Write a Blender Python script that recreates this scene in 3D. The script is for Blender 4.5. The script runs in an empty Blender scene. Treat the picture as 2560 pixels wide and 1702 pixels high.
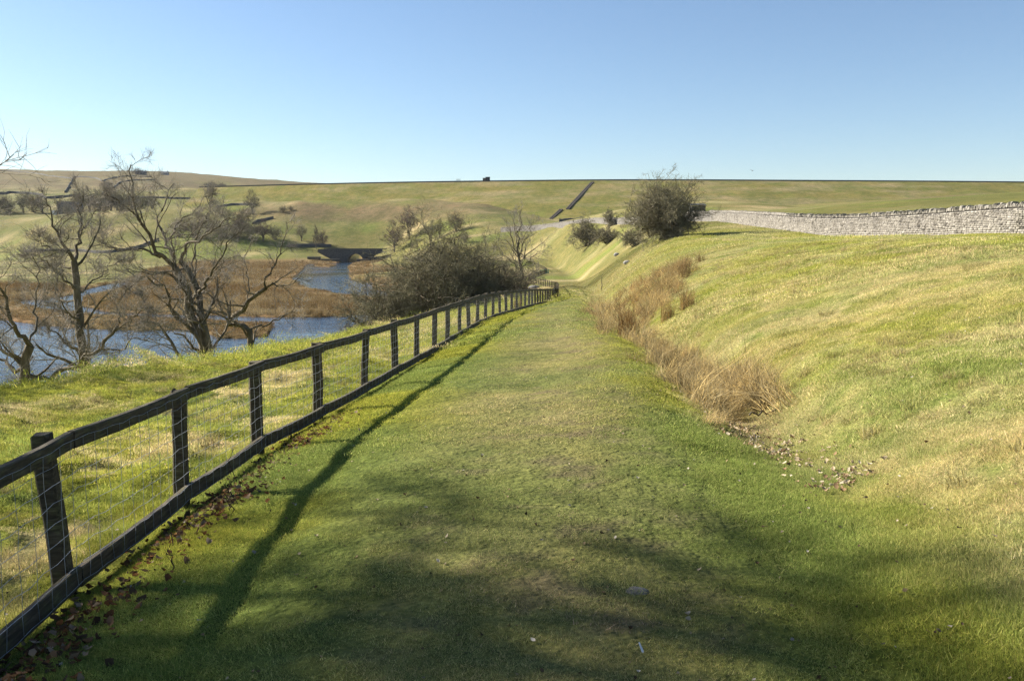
import bpy, math, random
import numpy as np
from mathutils import Vector, Matrix

# ------------------------------------------------------------------ camera, sky, sun, exposure
SC = bpy.context.scene
COL = SC.collection
W0, H0, FPX = 2560.0, 1702.0, 2200.0          # the photograph's size and its focal length in pixels
EYE = 1.75
PITCH = math.atan((851 - 596) / FPX)
cd = bpy.data.cameras.new('camera'); cam = bpy.data.objects.new('camera', cd); COL.objects.link(cam)
cd.sensor_width = 36.0; cd.lens = 36.0 * FPX / W0
cd.clip_start = 0.05; cd.clip_end = 9000
cam.location = (0, 0, EYE); cam.rotation_euler = (math.pi / 2 - PITCH, 0, 0)
SC.camera = cam

SUN_EL = math.radians(30); SUN_AZ = math.radians(-67)     # azimuth clockwise from +Y (the view direction)
SDIR = Vector((math.sin(SUN_AZ) * math.cos(SUN_EL), math.cos(SUN_AZ) * math.cos(SUN_EL), math.sin(SUN_EL)))
world = bpy.data.worlds.new('World'); SC.world = world; world.use_nodes = True
wn = world.node_tree; wn.nodes.clear()
wo = wn.nodes.new('ShaderNodeOutputWorld'); wb = wn.nodes.new('ShaderNodeBackground'); ws = wn.nodes.new('ShaderNodeTexSky')
ws.sky_type = 'NISHITA'; ws.sun_disc = False
ws.sun_elevation = SUN_EL; ws.sun_rotation = SUN_AZ
ws.altitude = 300; ws.air_density = 1.0; ws.dust_density = 0.35; ws.ozone_density = 3.2
wb.inputs['Strength'].default_value = 0.05
wn.links.new(ws.outputs[0], wb.inputs['Color']); wn.links.new(wb.outputs[0], wo.inputs['Surface'])
sl = bpy.data.lights.new('sun', 'SUN'); sl.energy = 4.8; sl.angle = math.radians(0.53); sl.color = (1.0, 0.93, 0.82)
so = bpy.data.objects.new('sun', sl); COL.objects.link(so); so.location = (-60, 40, 80)
so.rotation_euler = (-SDIR).to_track_quat('-Z', 'Y').to_euler()
SC.view_settings.view_transform = 'Standard'; SC.view_settings.look = 'None'
SC.view_settings.exposure = 1.62; SC.view_settings.gamma = 1.0; SC.view_settings.use_curve_mapping = False
SC.cycles.max_bounces = 5; SC.cycles.diffuse_bounces = 2; SC.cycles.glossy_bounces = 2
SC.cycles.use_adaptive_sampling = True; SC.cycles.adaptive_threshold = 0.015; SC.cycles.use_denoising = True; SC.cycles.denoising_prefilter = 'NONE'; SC.cycles.transmission_bounces = 2; SC.cycles.volume_bounces = 0

# ------------------------------------------------------------------ helpers: picture point to place in the world
CP, SP = math.cos(PITCH), math.sin(PITCH)
def ray(u, v):
    a = (u - W0 / 2) / FPX; b = (H0 / 2 - v) / FPX
    return a, CP + b * SP, -SP + b * CP                       # x, y, z per unit
def P(u, v, y):                                               # the point seen at (u, v), y metres ahead
    x, yy, z = ray(u, v); k = y / yy
    return (x * k, y, EYE + z * k)
def PZ(u, v, z):                                              # the point seen at (u, v) on the level z
    x, yy, zz = ray(u, v); k = (z - EYE) / zz
    return (x * k, yy * k, z)
def smooth(a, b, t):
    t = np.clip((np.asarray(t, float) - a) / (b - a), 0, 1); return t * t * (3 - 2 * t)
def _hash(i, j, s):
    h = (i.astype(np.int64) * 374761393 + j.astype(np.int64) * 668265263 + s * 144269504) & 0xffffffff
    h = ((h ^ (h >> 13)) * 1274126177) & 0xffffffff
    return ((h ^ (h >> 16)) & 0xffffff) / float(0xffffff)
def vnoise(x, y, s=0):
    x = np.asarray(x, float); y = np.asarray(y, float)
    i = np.floor(x); j = np.floor(y); f = x - i; g = y - j
    f = f * f * f * (f * (f * 6 - 15) + 10); g = g * g * g * (g * (g * 6 - 15) + 10)
    a = _hash(i, j, s); b = _hash(i + 1, j, s); c = _hash(i, j + 1, s); d = _hash(i + 1, j + 1, s)
    return (a * (1 - f) + b * f) * (1 - g) + (c * (1 - f) + d * f) * g
def fbm(x, y, o=3, s=0):
    t = 0; a = 0.5; n = 0
    for k in range(o):
        t = t + a * vnoise(np.asarray(x) * 2 ** k + 17.3 * k, np.asarray(y) * 2 ** k - 9.1 * k, s + k); n += a; a *= 0.5
    return t / n - 0.5                                        # about -0.5 .. 0.5
def table(xs, vs, lo, hi, n=800):                             # smooth curve through stations, as a lookup
    xs = np.array(xs, float); vs = np.array(vs, float)
    m = np.gradient(vs, xs); t = np.linspace(lo, hi, n); i = np.clip(np.searchsorted(xs, t) - 1, 0, len(xs) - 2)
    h = xs[i + 1] - xs[i]; s = np.clip((t - xs[i]) / h, 0, 1)
    v = (2*s**3 - 3*s**2 + 1) * vs[i] + (s**3 - 2*s**2 + s) * h * m[i] + (-2*s**3 + 3*s**2) * vs[i+1] + (s**3 - s**2) * h * m[i+1]
    return lambda y: np.interp(y, t, v)

# ------------------------------------------------------------------ the lie of the land
YS = [-30, 0, 5, 9, 14, 20, 29, 40, 55, 70, 100, 140, 175, 215, 262, 310, 345]
def st(v): return table(YS, v, -30, 345, 1600)
X_FEN = st([-2.7, -2.7, -2.72, -2.72, -2.28, -1.82, -1.12, .1, 1.75, 3.3, 4.9, 6.7, 3.4, 6.7, 10, 5, -2])
Z_FEN = st([-.3, -.35, -.38, -.5, -.63, -.82, -1.07, -1.55, -2.35, -3.2, -4.55, -6.1, -6.8, -7.3, -7.9, -5.5, -1])
X_CRE = st([-12, -12, -11.5, -11.3, -11, -10.2, -8.3, -6.9, -4.2, -.7, 2.5, 4, 0, 3, 6, 2, -5])
Z_CRE = st([-1.05, -1.05, -1.05, -1.12, -1.25, -1.6, -2.2, -2.6, -3.2, -3.8, -5, -6.6, -7.3, -7.7, -8.2, -6, -1.5])
X_FOO = st([-26, -26, -26, -26, -25.5, -24.5, -22, -20, -17, -13, -7.5, -3, -6, -8, -6, -10, -16])
X_DIT = st([2.6, 2.5, 2.4, 2.6, 3.0, 3.35, 3.7, 4.4, 5.6, 6.8, 9.0, 11, 13, 14.5, 15.5, 9.5, 1.5])
Z_PAT = st([0, 0, -.08, -.17, -.33, -.52, -.82, -1.33, -2.2, -3.05, -4.3, -5.85, -6.6, -7.2, -7.75, -5.2, -.5])
Z_DIT = st([0.05, 0.05, -.02, -.38, -.74, -.92, -1.2, -1.6, -2.45, -3.25, -4.4, -5.9, -6.6, -7.1, -7.6, -4.8, 0])
X_WAL = st([29, 29, 29, 29, 29, 29, 29, 28.7, 28.4, 28, 29, 33.2, 33, 32, 29, 23, 10])
Z_WAL = st([2.0, 2.0, 2.0, 2.0, 2.0, 2.0, 2.0, 2.0, 2.0, 1.8, 2.8, 4.3, 5.0, 5.2, 5.9, 7.0, 5.9])
X_B1 = st([1.0, 1.0, 1.05, 1.1, 1.1, 1.2, 1.4, 1.6, 1.7, 1.7, 2.0, 3.0, 3.0, 3, 2.5, 2.5, 1.5])
Z_B1 = st([.28, .28, .32, .56, .72, .77, .75, .9, 1.05, 1.35, 1.6, 1.9, 2.4, 2.5, 2.7, 2.5, 1])
X_B2 = st([2.8, 2.8, 2.8, 2.9, 3.0, 3.2, 3.6, 4.1, 4.1, 4.2, 4.5, 7, 7, 7.5, 6, 6, 4])
Z_B2 = st([.9, .9, .9, 1.12, 1.4, 1.5, 1.7, 2.0, 2.35, 3.05, 3.8, 4.7, 5.6, 5.8, 6.5, 6.0, 2.8])
X_B3 = st([5.6, 5.6, 5.6, 5.6, 5.8, 6.2, 6.8, 7.6, 7.8, 7.7, 8.0, 13, 12, 12.5, 10, 10, 6.5])
Z_B3 = st([1.45, 1.45, 1.45, 1.7, 2.05, 2.2, 2.5, 2.85, 3.5, 4.35, 6.0, 7.8, 9.4, 9.8, 11, 9.4, 4.6])
def loft(x, y):
    x = np.asarray(x, float); yy = np.clip(y, -30, 345)
    xf, zf, xc, zc, xd, zd, xw, zw, zp = X_FEN(yy), Z_FEN(yy), X_CRE(yy), Z_CRE(yy), X_DIT(yy), Z_DIT(yy), X_WAL(yy), Z_WAL(yy), Z_PAT(yy)
    xo = X_FOO(yy)
    xp = xd + X_B3(yy); xq = xp + (xw - xp) * .4; zq = zd + Z_B3(yy); zq = zq + (zw - zq) * .62
    X = [xo - 60, xo, xo * .5 + xc * .5, xc - 1.6, xc, xc * .45 + xf * .55, xf, xf + .75, (xf + xd) / 2, xd - .5, xd, xd + X_B1(yy), xd + X_B2(yy), xp, xq, xw, xw + 4, xw + 120]
    Z = [xo * 0 - 10.6, xo * 0 - 10.4, (zc - 10.4) * .5 - .3, zc - .55, zc, zc * .45 + zf * .55 + .02, zf, zf + (zp - zf) * .45, zp, zp - .03, zd, zd + Z_B1(yy), zd + Z_B2(yy), zd + Z_B3(yy), zq, zw, zw + .5, zw + 9]
    X = np.array(X); Z = np.array(Z)
    dx = np.maximum(X[1:] - X[:-1], 1e-3); s = (Z[1:] - Z[:-1]) / dx
    m = np.zeros_like(Z); m[0] = s[0]; m[-1] = s[-1]
    m[1:-1] = (s[:-1] * dx[1:] + s[1:] * dx[:-1]) / (dx[1:] + dx[:-1])
    out = np.where(x <= X[0], Z[0], Z[-1] + 0 * x)
    for k in range(len(X) - 1):
        i = (x > X[k]) & (x <= X[k + 1])
        if not i.any(): continue
        h = dx[k][i]; t = (x[i] - X[k][i]) / h
        out[i] = (2*t**3 - 3*t**2 + 1) * Z[k][i] + (t**3 - 2*t**2 + t) * h * m[k][i] + (-2*t**3 + 3*t**2) * Z[k+1][i] + (t**3 - t**2) * h * m[k+1][i]
    return out
# far land: heights at surveyed points (u, v, distance), joined by a thin-plate surface over bearing and log distance
FAR = [(-900,640,480),(-600,640,480),(-300,640,470),(0,656,420),(0,640,470),(0,620,520),(250,628,458),(400,642,428),(600,641,425),(600,634,436),(745,640,425),(745,629,436),(850,627,440),
 (960,627,437),(1000,640,412),(1000,628,430),(0,560,560),(163,540,525),(322,560,505),(240,590,490),(120,590,500),(450,585,480),(560,562,482),(400,603,455),(640,546,505),(700,560,480),(640,600,452),(700,610,448),
 (850,608,450),(850,572,468),(960,600,453),(0,520,640),(160,537,600),(350,532,600),(500,522,600),(720,518,510),(850,503,522),(700,503,537),(600,503,556),(1000,495,514),(1000,530,480),(850,540,490),
 (1100,545,440),(1100,504,490),(1200,520,463),(1200,560,400),(1300,540,440),(1380,553,430),(1200,602,340),(1100,602,375),(1050,622,395),(1100,645,330),(1200,645,290),(1280,663,250),(1200,692,205),(1100,702,225),
 (-600,520,700),(-300,490,800),(0,485,800),(300,490,780),(526,495,720),(100,455,1150),(300,455,1150),(480,468,760),(-600,440,1400),(-300,418,1600),(0,423,1600),(150,428,1600),(300,427,1600),(400,428,1600),(500,437,1650),(600,446,1700),(700,452,1800),(770,458,1900),
 (900,476,2000),(1280,490,2000),(2000,500,2000),(3200,480,2000),(1500,548,400),(1600,548,380),(1900,541,200),(2200,531,250),(2200,527,300),(2560,487,300),(2560,506,200),(2560,481,380),(2200,523,380),(1900,536,380),
 (1620,546,400),(1700,541,425),(2200,520,440),(2560,490,440),(3200,455,350),(3600,450,600),(3300,470,200),
 (1340,640,292)]
FARZ = [(850,600,18),(1200,580,8),(1600,560,8),(2200,560,8),(2700,560,8),(850,900,15),(1600,900,15),(2500,900,15),(1000,700,12)]
FARZ += [(u, y, -10.3) for u in (-900, -450, 0, 300, 600) for y in (90, 130, 190, 280, 380)] + [(850, y, -10.3) for y in (130, 190, 280, 385)] + [(1000, 130, -10.3), (1000, 200, -10.3), (980, 300, -10.3), (940, 385, -10.3), (-2500, 300, -9), (-2500, 900, 60), (-2500, 120, -9), (5500, 200, 20), (5500, 900, 60)]
_c = [(0,360,4.8),(-13,372,3.2),(-30,372,1.5),(16,372,7.6),(0,395,7.6),(-13,345,-.8)]
for u, v, y in FAR:
    p = P(u, v, y); _c.append((p[0], p[1], p[2]))
for u, y, z in FARZ: _c.append(((u - 1280) / FPX * y, y, z))
for y in (128., 148., 168., 190., 215., 240., 262., 285., 310., 335.):
    xo, xc, xf, xd, xw = (float(f(y)) for f in (X_FOO, X_CRE, X_FEN, X_DIT, X_WAL))
    for x in ((xo, xc - 1.6) if y < 220 else ()) + (xc, xf, (xf + xd) / 2, xd, xd + 2, xd + 4, xd + 7, xd + 10, xd + 13, xw - 2, xw + 3) + ((xw + 40, xw + 110) if y < 180 else ()):
        _c.append((x, y, max(-10.3, float(loft(np.array([x]), np.array([y]))[0]))))
_c = np.array(_c)
def _ab(x, y): return np.stack([np.clip(x / np.maximum(y, 1), -2.4, 2.4) * 3.2, np.log(np.maximum(y, 20)) * 3.0], -1)
_q = _ab(_c[:, 0], _c[:, 1])
def _ker(d2): return np.where(d2 > 1e-12, 0.5 * d2 * np.log(np.maximum(d2, 1e-12)), 0)
_n = len(_q); _A = np.zeros((_n + 3, _n + 3))
_A[:_n, :_n] = _ker(((_q[:, None] - _q[None]) ** 2).sum(-1)) + np.eye(_n) * 5e-3
_A[:_n, _n] = 1; _A[:_n, _n + 1:] = _q; _A[_n, :_n] = 1; _A[_n + 1:, :_n] = _q.T
_w = np.linalg.solve(_A, np.concatenate([_c[:, 2], np.zeros(3)]))
def far_land(x, y):
    q = _ab(x, y); out = np.zeros(len(q))
    for a in range(0, len(q), 20000):
        p = q[a:a + 20000]
        out[a:a + 20000] = _ker(((p[:, None] - _q[None]) ** 2).sum(-1)) @ _w[:_n] + _w[_n] + p @ _w[_n + 1:]
    return out
ZW = -9.75                                                     # water level
def poly(pts, z=ZW): return np.array([PZ(u, v, z)[:2] for u, v in pts])
WATER = [poly([(-500,800),(0,800),(76,810),(161,820),(253,826),(344,829),(482,826),(540,846),(600,849),(684,842),(694,826),(689,812),(600,806),(529,802),(451,797),(265,789),(142,779),(44,758),(44,754),(110,749),(163,742),(190,736),(207,727),(270,712),(326,705),(324,714),(260,730),(216,739),(202,748),(196,766),(265,781),(322,784),(458,789),(556,791),(678,794),(800,793),(870,790),(960,776),(1010,772),(1100,900),(900,1010),(600,1080),(0,1150),(-500,1150)]),
         poly([(769,661),(761,675),(735,695),(752,714),(803,726),(870,738),(945,745),(1000,745),(1000,730),(935,725),(930,707),(907,705),(877,701),(869,669),(876,661)])]
WATER[1] = np.vstack([WATER[1], [(-74.6, 417), (-74.6, 433), (-81.6, 433), (-81.6, 417)]])
ISLET = poly([(786,664),(800,660),(830,661),(840,664),(826,668),(800,668)])
REEDS = poly([(-500,722),(0,709),(110,712),(200,716),(328,698),(380,672),(480,657),(600,650),(740,647),(850,650),(905,650),(955,643),(1040,642),(1130,700),(1130,810),(0,1000),(-500,1000)], -9.5)
def sdist(x, y, poly_):                                        # signed distance, negative inside
    d = np.full(x.shape, 1e9); ins = np.zeros(x.shape, bool); n = len(poly_)
    for k in range(n):
        ax, ay = poly_[k]; bx, by = poly_[(k + 1) % n]; ex, ey = bx - ax, by - ay
        t = np.clip(((x - ax) * ex + (y - ay) * ey) / (ex * ex + ey * ey + 1e-9), 0, 1)
        d = np.minimum(d, (x - ax - t * ex) ** 2 + (y - ay - t * ey) ** 2)
        c = ((ay > y) != (by > y)) & (x < (bx - ax) * (y - ay) / (by - ay + 1e-12) + ax); ins ^= c
    return np.sqrt(d) * np.where(ins, -1, 1)
def water_sd(x, y):
    wob = 1.2 * fbm(x / 7, y / 7, 2, 31) + 2.2 * fbm(x / 25, y / 25, 2, 37)
    d = np.full(x.shape, 1e3); b = (x > -330) & (x < 40) & (y > 40) & (y < 560)
    if b.any():
        xb, yb = x[b], y[b]
        s = np.minimum(sdist(xb, yb, WATER[0]), sdist(xb, yb, WATER[1]))
        s = np.maximum(s, -sdist(xb, yb, ISLET)); d[b] = s + wob[b] * .6
    return d
def height(x, y, fine=True):
    x = np.atleast_1d(np.asarray(x, float)); y = np.atleast_1d(np.asarray(y, float))
    marsh = -9.5 + .16 * fbm(x / 6, y / 6, 2, 5)
    base = marsh.copy(); f = y > 120
    if f.any():
        t = far_land(x[f], y[f]); w = smooth(125, 145, y[f])
        t = t + fbm(x[f] / 45, y[f] / 45, 3, 11) * 3.0 * smooth(330, 480, y[f]) * smooth(-8.5, -2, t) + fbm(x[f] / 9, y[f] / 9, 2, 12) * .7 * smooth(180, 420, y[f]) * smooth(-8.5, -3, t)
        base[f] = np.maximum(marsh[f], t * w + (1 - w) * -12)
    s = water_sd(x, y)
    e = np.clip(s + .3, 0, 30); base = np.where(s < 29, np.minimum(base, -10.35 + e * 1.0 + .015 * e ** 3), base)
    l = loft(x, y)
    if fine:
        yy = np.clip(y, -30, 345); xf, xd, xc = X_FEN(yy), X_DIT(yy), X_CRE(yy)
        left = smooth(.1, 1.0, xf - x); right = smooth(-.3, 1.2, x - xd); near = 1 - smooth(60, 130, y)
        tus = np.abs(fbm(x * 1.1, y * 1.1, 3, 21)) * .34 + fbm(x * 2.9, y * 2.9, 2, 23) * .17 + fbm(x * .35, y * .35, 2, 24) * .35
        l = l + left * near * tus + right * (fbm(x * .55, y * .55, 2, 26) * .18 * smooth(120, 60, y) + fbm(x * 2.2, y * 2.2, 2, 27) * .06 * smooth(45, 20, y)) + (1 - left) * (1 - right) * (fbm(x * 1.2, y * 1.2, 3, 29) * .045 + fbm(x * 4, y * 4, 2, 30) * .022)
        l = l - .05 * np.exp(-((x - xf - .1) / .3) ** 2) * near
    l = l - 25 * smooth(318, 344, y)
    yq = np.clip(y, -30, 345); base = base - 2.0 * smooth(148, 165, y) * smooth(322, 300, y) * smooth(0, 4, x - X_CRE(yq)) * smooth(25, 8, x - X_WAL(yq))
    return np.maximum(base, l)
def hz(x, y): return float(height(np.array([x]), np.array([y]))[0])
def ground_at(u, v, near=2.0, far=2500.0):                     # where the line of sight through (u, v) meets the land
    ys = np.geomspace(near, far, 1500); x, yy, z = ray(u, v); k = ys / yy
    d = EYE + z * k - height(x * k, ys); i = int(np.argmax(d < 0))
    if not (d < 0).any(): i = len(ys) - 1
    return (float(x * k[i]), float(ys[i]), hz(float(x * k[i]), float(ys[i])))

# ------------------------------------------------------------------ colours of the ground
def mixc(a, b, t): return a * (1 - t[..., None]) + np.asarray(b) * t[..., None]
C_MOSS = np.array([.172, .180, .028]); C_GRASS = np.array([.128, .158, .038]); C_STRAW = np.array([.345, .292, .155]); C_GOLD = np.array([.255, .205, .042])
C_WORN = np.array([.235, .212, .098]); C_MUD = np.array([.130, .103, .066]); C_REED = np.array([.150, .100, .048]); C_MOOR = np.array([.118, .090, .052]); C_FIELD = np.array([.142, .133, .050])
def land_colour(x, y, z):
    x = np.asarray(x, float); y = np.asarray(y, float); yy = np.clip(y, -30, 345)
    xf, xd = X_FEN(yy), X_DIT(yy); pc = (xf + xd) / 2
    n1 = fbm(x * .5, y * .5, 4, 41); n2 = fbm(x * 1.7, y * 1.7, 3, 43); n3 = fbm(x * 5.5, y * 5.5, 3, 45); n4 = fbm(x * .22, y * .22, 3, 47)
    n3 = n3 * smooth(60, 15, y); n2 = n2 * smooth(150, 60, y); n1 = n1 * smooth(140, 70, y); n4 = n4 * smooth(160, 80, y)
    # near: path, verges, banks
    c = np.broadcast_to(C_GRASS, x.shape + (3,)).copy()
    left = smooth(-.2, .5, xf - x); right = smooth(-.5, .8, x - xd); mid = (1 - left) * (1 - right)
    cp = mixc(mixc(c, C_MOSS, smooth(-.12, .15, n1)), C_WORN, smooth(1.75, .25, np.abs(x - pc - .25)) * (.55 + n1 * 1.1))
    cp = mixc(cp, C_MUD, smooth(.04, .24, .55 * n2 + .8 * n3) * .75 * smooth(1.6, .3, np.abs(x - pc - .45)))
    cp = mixc(cp, C_MOSS, .8 * smooth(1.15, .3, xd - x) * smooth(-.2, .1, n1))
    cp = mixc(cp, C_MOSS, .6 * smooth(1.6, .5, x - xf) * smooth(-.25, .1, n1))
    cl = mixc(mixc(c, C_MOSS * 1.12, smooth(-.3, .1, n2)), C_STRAW, smooth(.04, .22, n1 * .6 + n2 * .7 + n3 * .3) * .75)
    n5 = fbm(x * 3.1, y * 3.1, 3, 49) * smooth(90, 30, y)
    cr = mixc(c * 1.12, C_GOLD * .9, smooth(-.12, .25, n1 * .7 + .7 * n5) * .5)
    cr = mixc(cr, C_MOSS * 1.1, smooth(-.05, .25, n4 - .3 * n2) * .8)
    cr = mixc(cr, C_STRAW, smooth(-.22, .30, n2 * .3 + n5 * .6 + n3 * .4 - n4 * .35 + .12 * smooth(9, 3, x - xd) * smooth(8, 14, y)) * .66)
    n = mixc(mixc(cp, cl, left), cr, right)
    n = mixc(n, C_STRAW * .8, .75 * smooth(.85, .15, np.abs(x - xd)) * smooth(7.5, 10, y) * smooth(-.2, .1, n2 + .2))
    # mid and far
    m1 = fbm(x / 16, y / 16, 2, 51) * smooth(1500, 700, y) + fbm(x / 5, y / 5, 2, 52) * .5 * smooth(110, 60, y); m2 = fbm(x / 70, y / 45, 2, 53); m3 = fbm(x / 3.5, y / 3.5, 3, 55) * smooth(120, 60, y)
    f = mixc(np.broadcast_to(C_FIELD, x.shape + (3,)), C_STRAW * .82, smooth(-.02, .26, m1 * .7 + m3 * .4))
    f = mixc(f, C_GRASS * 1.1, smooth(.0, .25, -m1 * .5 + m2) * .6)
    moor = smooth(-.10, .14, m2 + .35 * m1 - .05) * smooth(-1, 8, z)
    a = x / np.maximum(y, 1)
    moor = moor * (.35 + .65 * np.maximum(smooth(13, 19, z) * smooth(-.42, -.3, a), smooth(48, 62, z)))
    moor = np.maximum(moor, .8 * smooth(40, 60, z) * smooth(-.3, .05, m2 + .2))
    f = mixc(f, mixc(np.broadcast_to(C_MOOR, x.shape + (3,)), C_STRAW * .6, smooth(-.1, .3, m3 + m1)), np.clip(moor * 1.2, 0, 1) * .9)
    bz = np.maximum(smooth(9.5, 12, z) * smooth(24, 17, z) * smooth(.02, -.12, a + .0) * smooth(-.34, -.22, a) * smooth(-.22, .02, m1 + .6 * m2 + .2) * (y < 640), 0)
    f = mixc(f, C_MOOR * 1.15, bz * .85)
    f = mixc(f, C_MOOR * 1.25, smooth(.35, .5, a) * smooth(220, 270, y) * .85)
    c = mixc(n, f, smooth(75, 150, y) * smooth(-.02, .0, y / 5000 + .0))
    # marsh
    mk = smooth(-7.6, -8.8, z) * (y > 20); rd = smooth(4, -4, sdist(x, y, REEDS)) if x.size else 0
    c = mixc(c, mixc(np.broadcast_to(C_REED, x.shape + (3,)), C_STRAW * .7, smooth(0, .3, m3)), mk * rd)
    c = mixc(c, np.array([.03, .024, .018]), smooth(-9.55, -9.9, z))
    return np.clip(c * (1 + .5 * n3 * (y < 60))[..., None], .004, 1)
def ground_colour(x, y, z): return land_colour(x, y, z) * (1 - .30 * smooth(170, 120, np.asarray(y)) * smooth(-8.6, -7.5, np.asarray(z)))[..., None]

# ------------------------------------------------------------------ materials
def new_mat(name):
    m = bpy.data.materials.new(name); m.use_nodes = True; nt = m.node_tree; nt.nodes.clear()
    out = nt.nodes.new('ShaderNodeOutputMaterial'); return m, nt, out
def N(nt, kind, **kw):
    n = nt.nodes.new(kind)
    for k, v in kw.items():
        if k.startswith('i_'):
            key = k[2:].replace('_', ' ')
            n.inputs[int(key) if key.isdigit() else key].default_value = v
        else: setattr(n, k, v)
    return n
def L(nt, a, b): nt.links.new(a, b)
def noise(nt, vec, scale, detail=4, rough=.55, dist=0):
    n = N(nt, 'ShaderNodeTexNoise'); n.inputs['Scale'].default_value = scale; n.inputs['Detail'].default_value = detail
    n.inputs['Roughness'].default_value = rough; n.inputs['Distortion'].default_value = dist
    if vec: L(nt, vec, n.inputs['Vector'])
    return n.outputs['Fac']
def ramp(nt, fac, stops):
    r = N(nt, 'ShaderNodeValToRGB'); e = r.color_ramp.elements
    while len(e) < len(stops): e.new(.5)
    for k, (p, c) in enumerate(stops):
        e[k].position = p; e[k].color = tuple(c) + (1,) if len(c) == 3 else c
    L(nt, fac, r.inputs['Fac']); return r.outputs['Color']
def mul(nt, a, b, mode='MULTIPLY', fac=1.0):
    m = N(nt, 'ShaderNodeMix'); m.data_type = 'RGBA'; m.blend_type = mode; m.inputs[0].default_value = fac
    for s, i in ((a, 6), (b, 7)):
        if isinstance(s, tuple): m.inputs[i].default_value = s + (1,)
        else: L(nt, s, m.inputs[i])
    return m.outputs[2]
def pos(nt): return N(nt, 'ShaderNodeNewGeometry').outputs['Position']
def principled(nt, out, col, rough=.9, spec=.2, bump=None, bs=.3, bd=.02):
    b = N(nt, 'ShaderNodeBsdfPrincipled'); b.inputs['Roughness'].default_value = rough; b.inputs['Specular IOR Level'].default_value = spec
    if isinstance(col, tuple): b.inputs['Base Color'].default_value = col + (1,)
    else: L(nt, col, b.inputs['Base Color'])
    if bump is not None:
        k = N(nt, 'ShaderNodeBump'); k.inputs['Strength'].default_value = bs; k.inputs['Distance'].default_value = bd
        L(nt, bump, k.inputs['Height']); L(nt, k.outputs[0], b.inputs['Normal'])
    L(nt, b.outputs[0], out.inputs['Surface']); return b
MATS = {}
def mat_ground():
    m, nt, out = new_mat('turf'); a = N(nt, 'ShaderNodeAttribute', attribute_name='col'); p = pos(nt)
    f1 = noise(nt, p, 26, 3, .65); f2 = noise(nt, p, 3.1, 2, .6); f3 = noise(nt, p, .35, 4, .65); f5 = noise(nt, p, .055, 5, .65)
    c = mul(nt, a.outputs['Color'], ramp(nt, f1, [(.25, (.45, .47, .42)), (.5, (.95, .95, .93)), (.75, (1.5, 1.42, 1.35))]))
    c = mul(nt, c, ramp(nt, f2, [(.3, (.74, .78, .7)), (.7, (1.22, 1.18, 1.15))]))
    c = mul(nt, c, ramp(nt, f3, [(.3, (.70, .78, .68)), (.7, (1.26, 1.18, 1.22))]))
    c = mul(nt, c, ramp(nt, f5, [(.35, (.80, .88, .78)), (.5, (1, 1, 1)), (.66, (1.22, 1.12, 1.16))]))
    principled(nt, out, c, 1.0, .05, noise(nt, p, 9, 2, .7), .8, .06); return m
def mat_blade(name, inst, gain=1.0, trans=.4):
    m, nt, out = new_mat(name)
    if inst:
        a = N(nt, 'ShaderNodeAttribute', attribute_name='gcol'); a.attribute_type = 'INSTANCER'; base = a.outputs['Color']
    else: base = None
    t = N(nt, 'ShaderNodeAttribute', attribute_name='tint').outputs['Color']
    c = mul(nt, base, t) if inst else t
    c = mul(nt, c, (gain, gain, gain))
    d = N(nt, 'ShaderNodeBsdfDiffuse'); tr = N(nt, 'ShaderNodeBsdfTranslucent'); mx = N(nt, 'ShaderNodeMixShader'); mx.inputs[0].default_value = trans
    L(nt, c, d.inputs['Color']); L(nt, c, tr.inputs['Color']); L(nt, d.outputs[0], mx.inputs[1]); L(nt, tr.outputs[0], mx.inputs[2]); L(nt, mx.outputs[0], out.inputs['Surface'])
    return m
def mat_noise(name, lo, hi, scale, rough=.9, spec=.2, bs=.5, bd=.02, stretch=(1, 1, 1), mid=None, obj=True, detail=5):
    m, nt, out = new_mat(name)
    if obj:
        tc = N(nt, 'ShaderNodeTexCoord'); oi = N(nt, 'ShaderNodeObjectInfo'); ad = N(nt, 'ShaderNodeVectorMath', operation='MULTIPLY_ADD')
        L(nt, tc.outputs['Object'], ad.inputs[0]); ad.inputs[1].default_value = stretch; L(nt, oi.outputs['Location'], ad.inputs[2]); v = ad.outputs[0]
    else:
        ad = N(nt, 'ShaderNodeVectorMath', operation='MULTIPLY'); L(nt, pos(nt), ad.inputs[0]); ad.inputs[1].default_value = stretch; v = ad.outputs[0]
    f = noise(nt, v, scale, detail, .6)
    st_ = [(.28, lo), (.72, hi)] if mid is None else [(.25, lo), (.5, mid), (.75, hi)]
    principled(nt, out, ramp(nt, f, st_), rough, spec, f, bs, bd); return m
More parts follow.
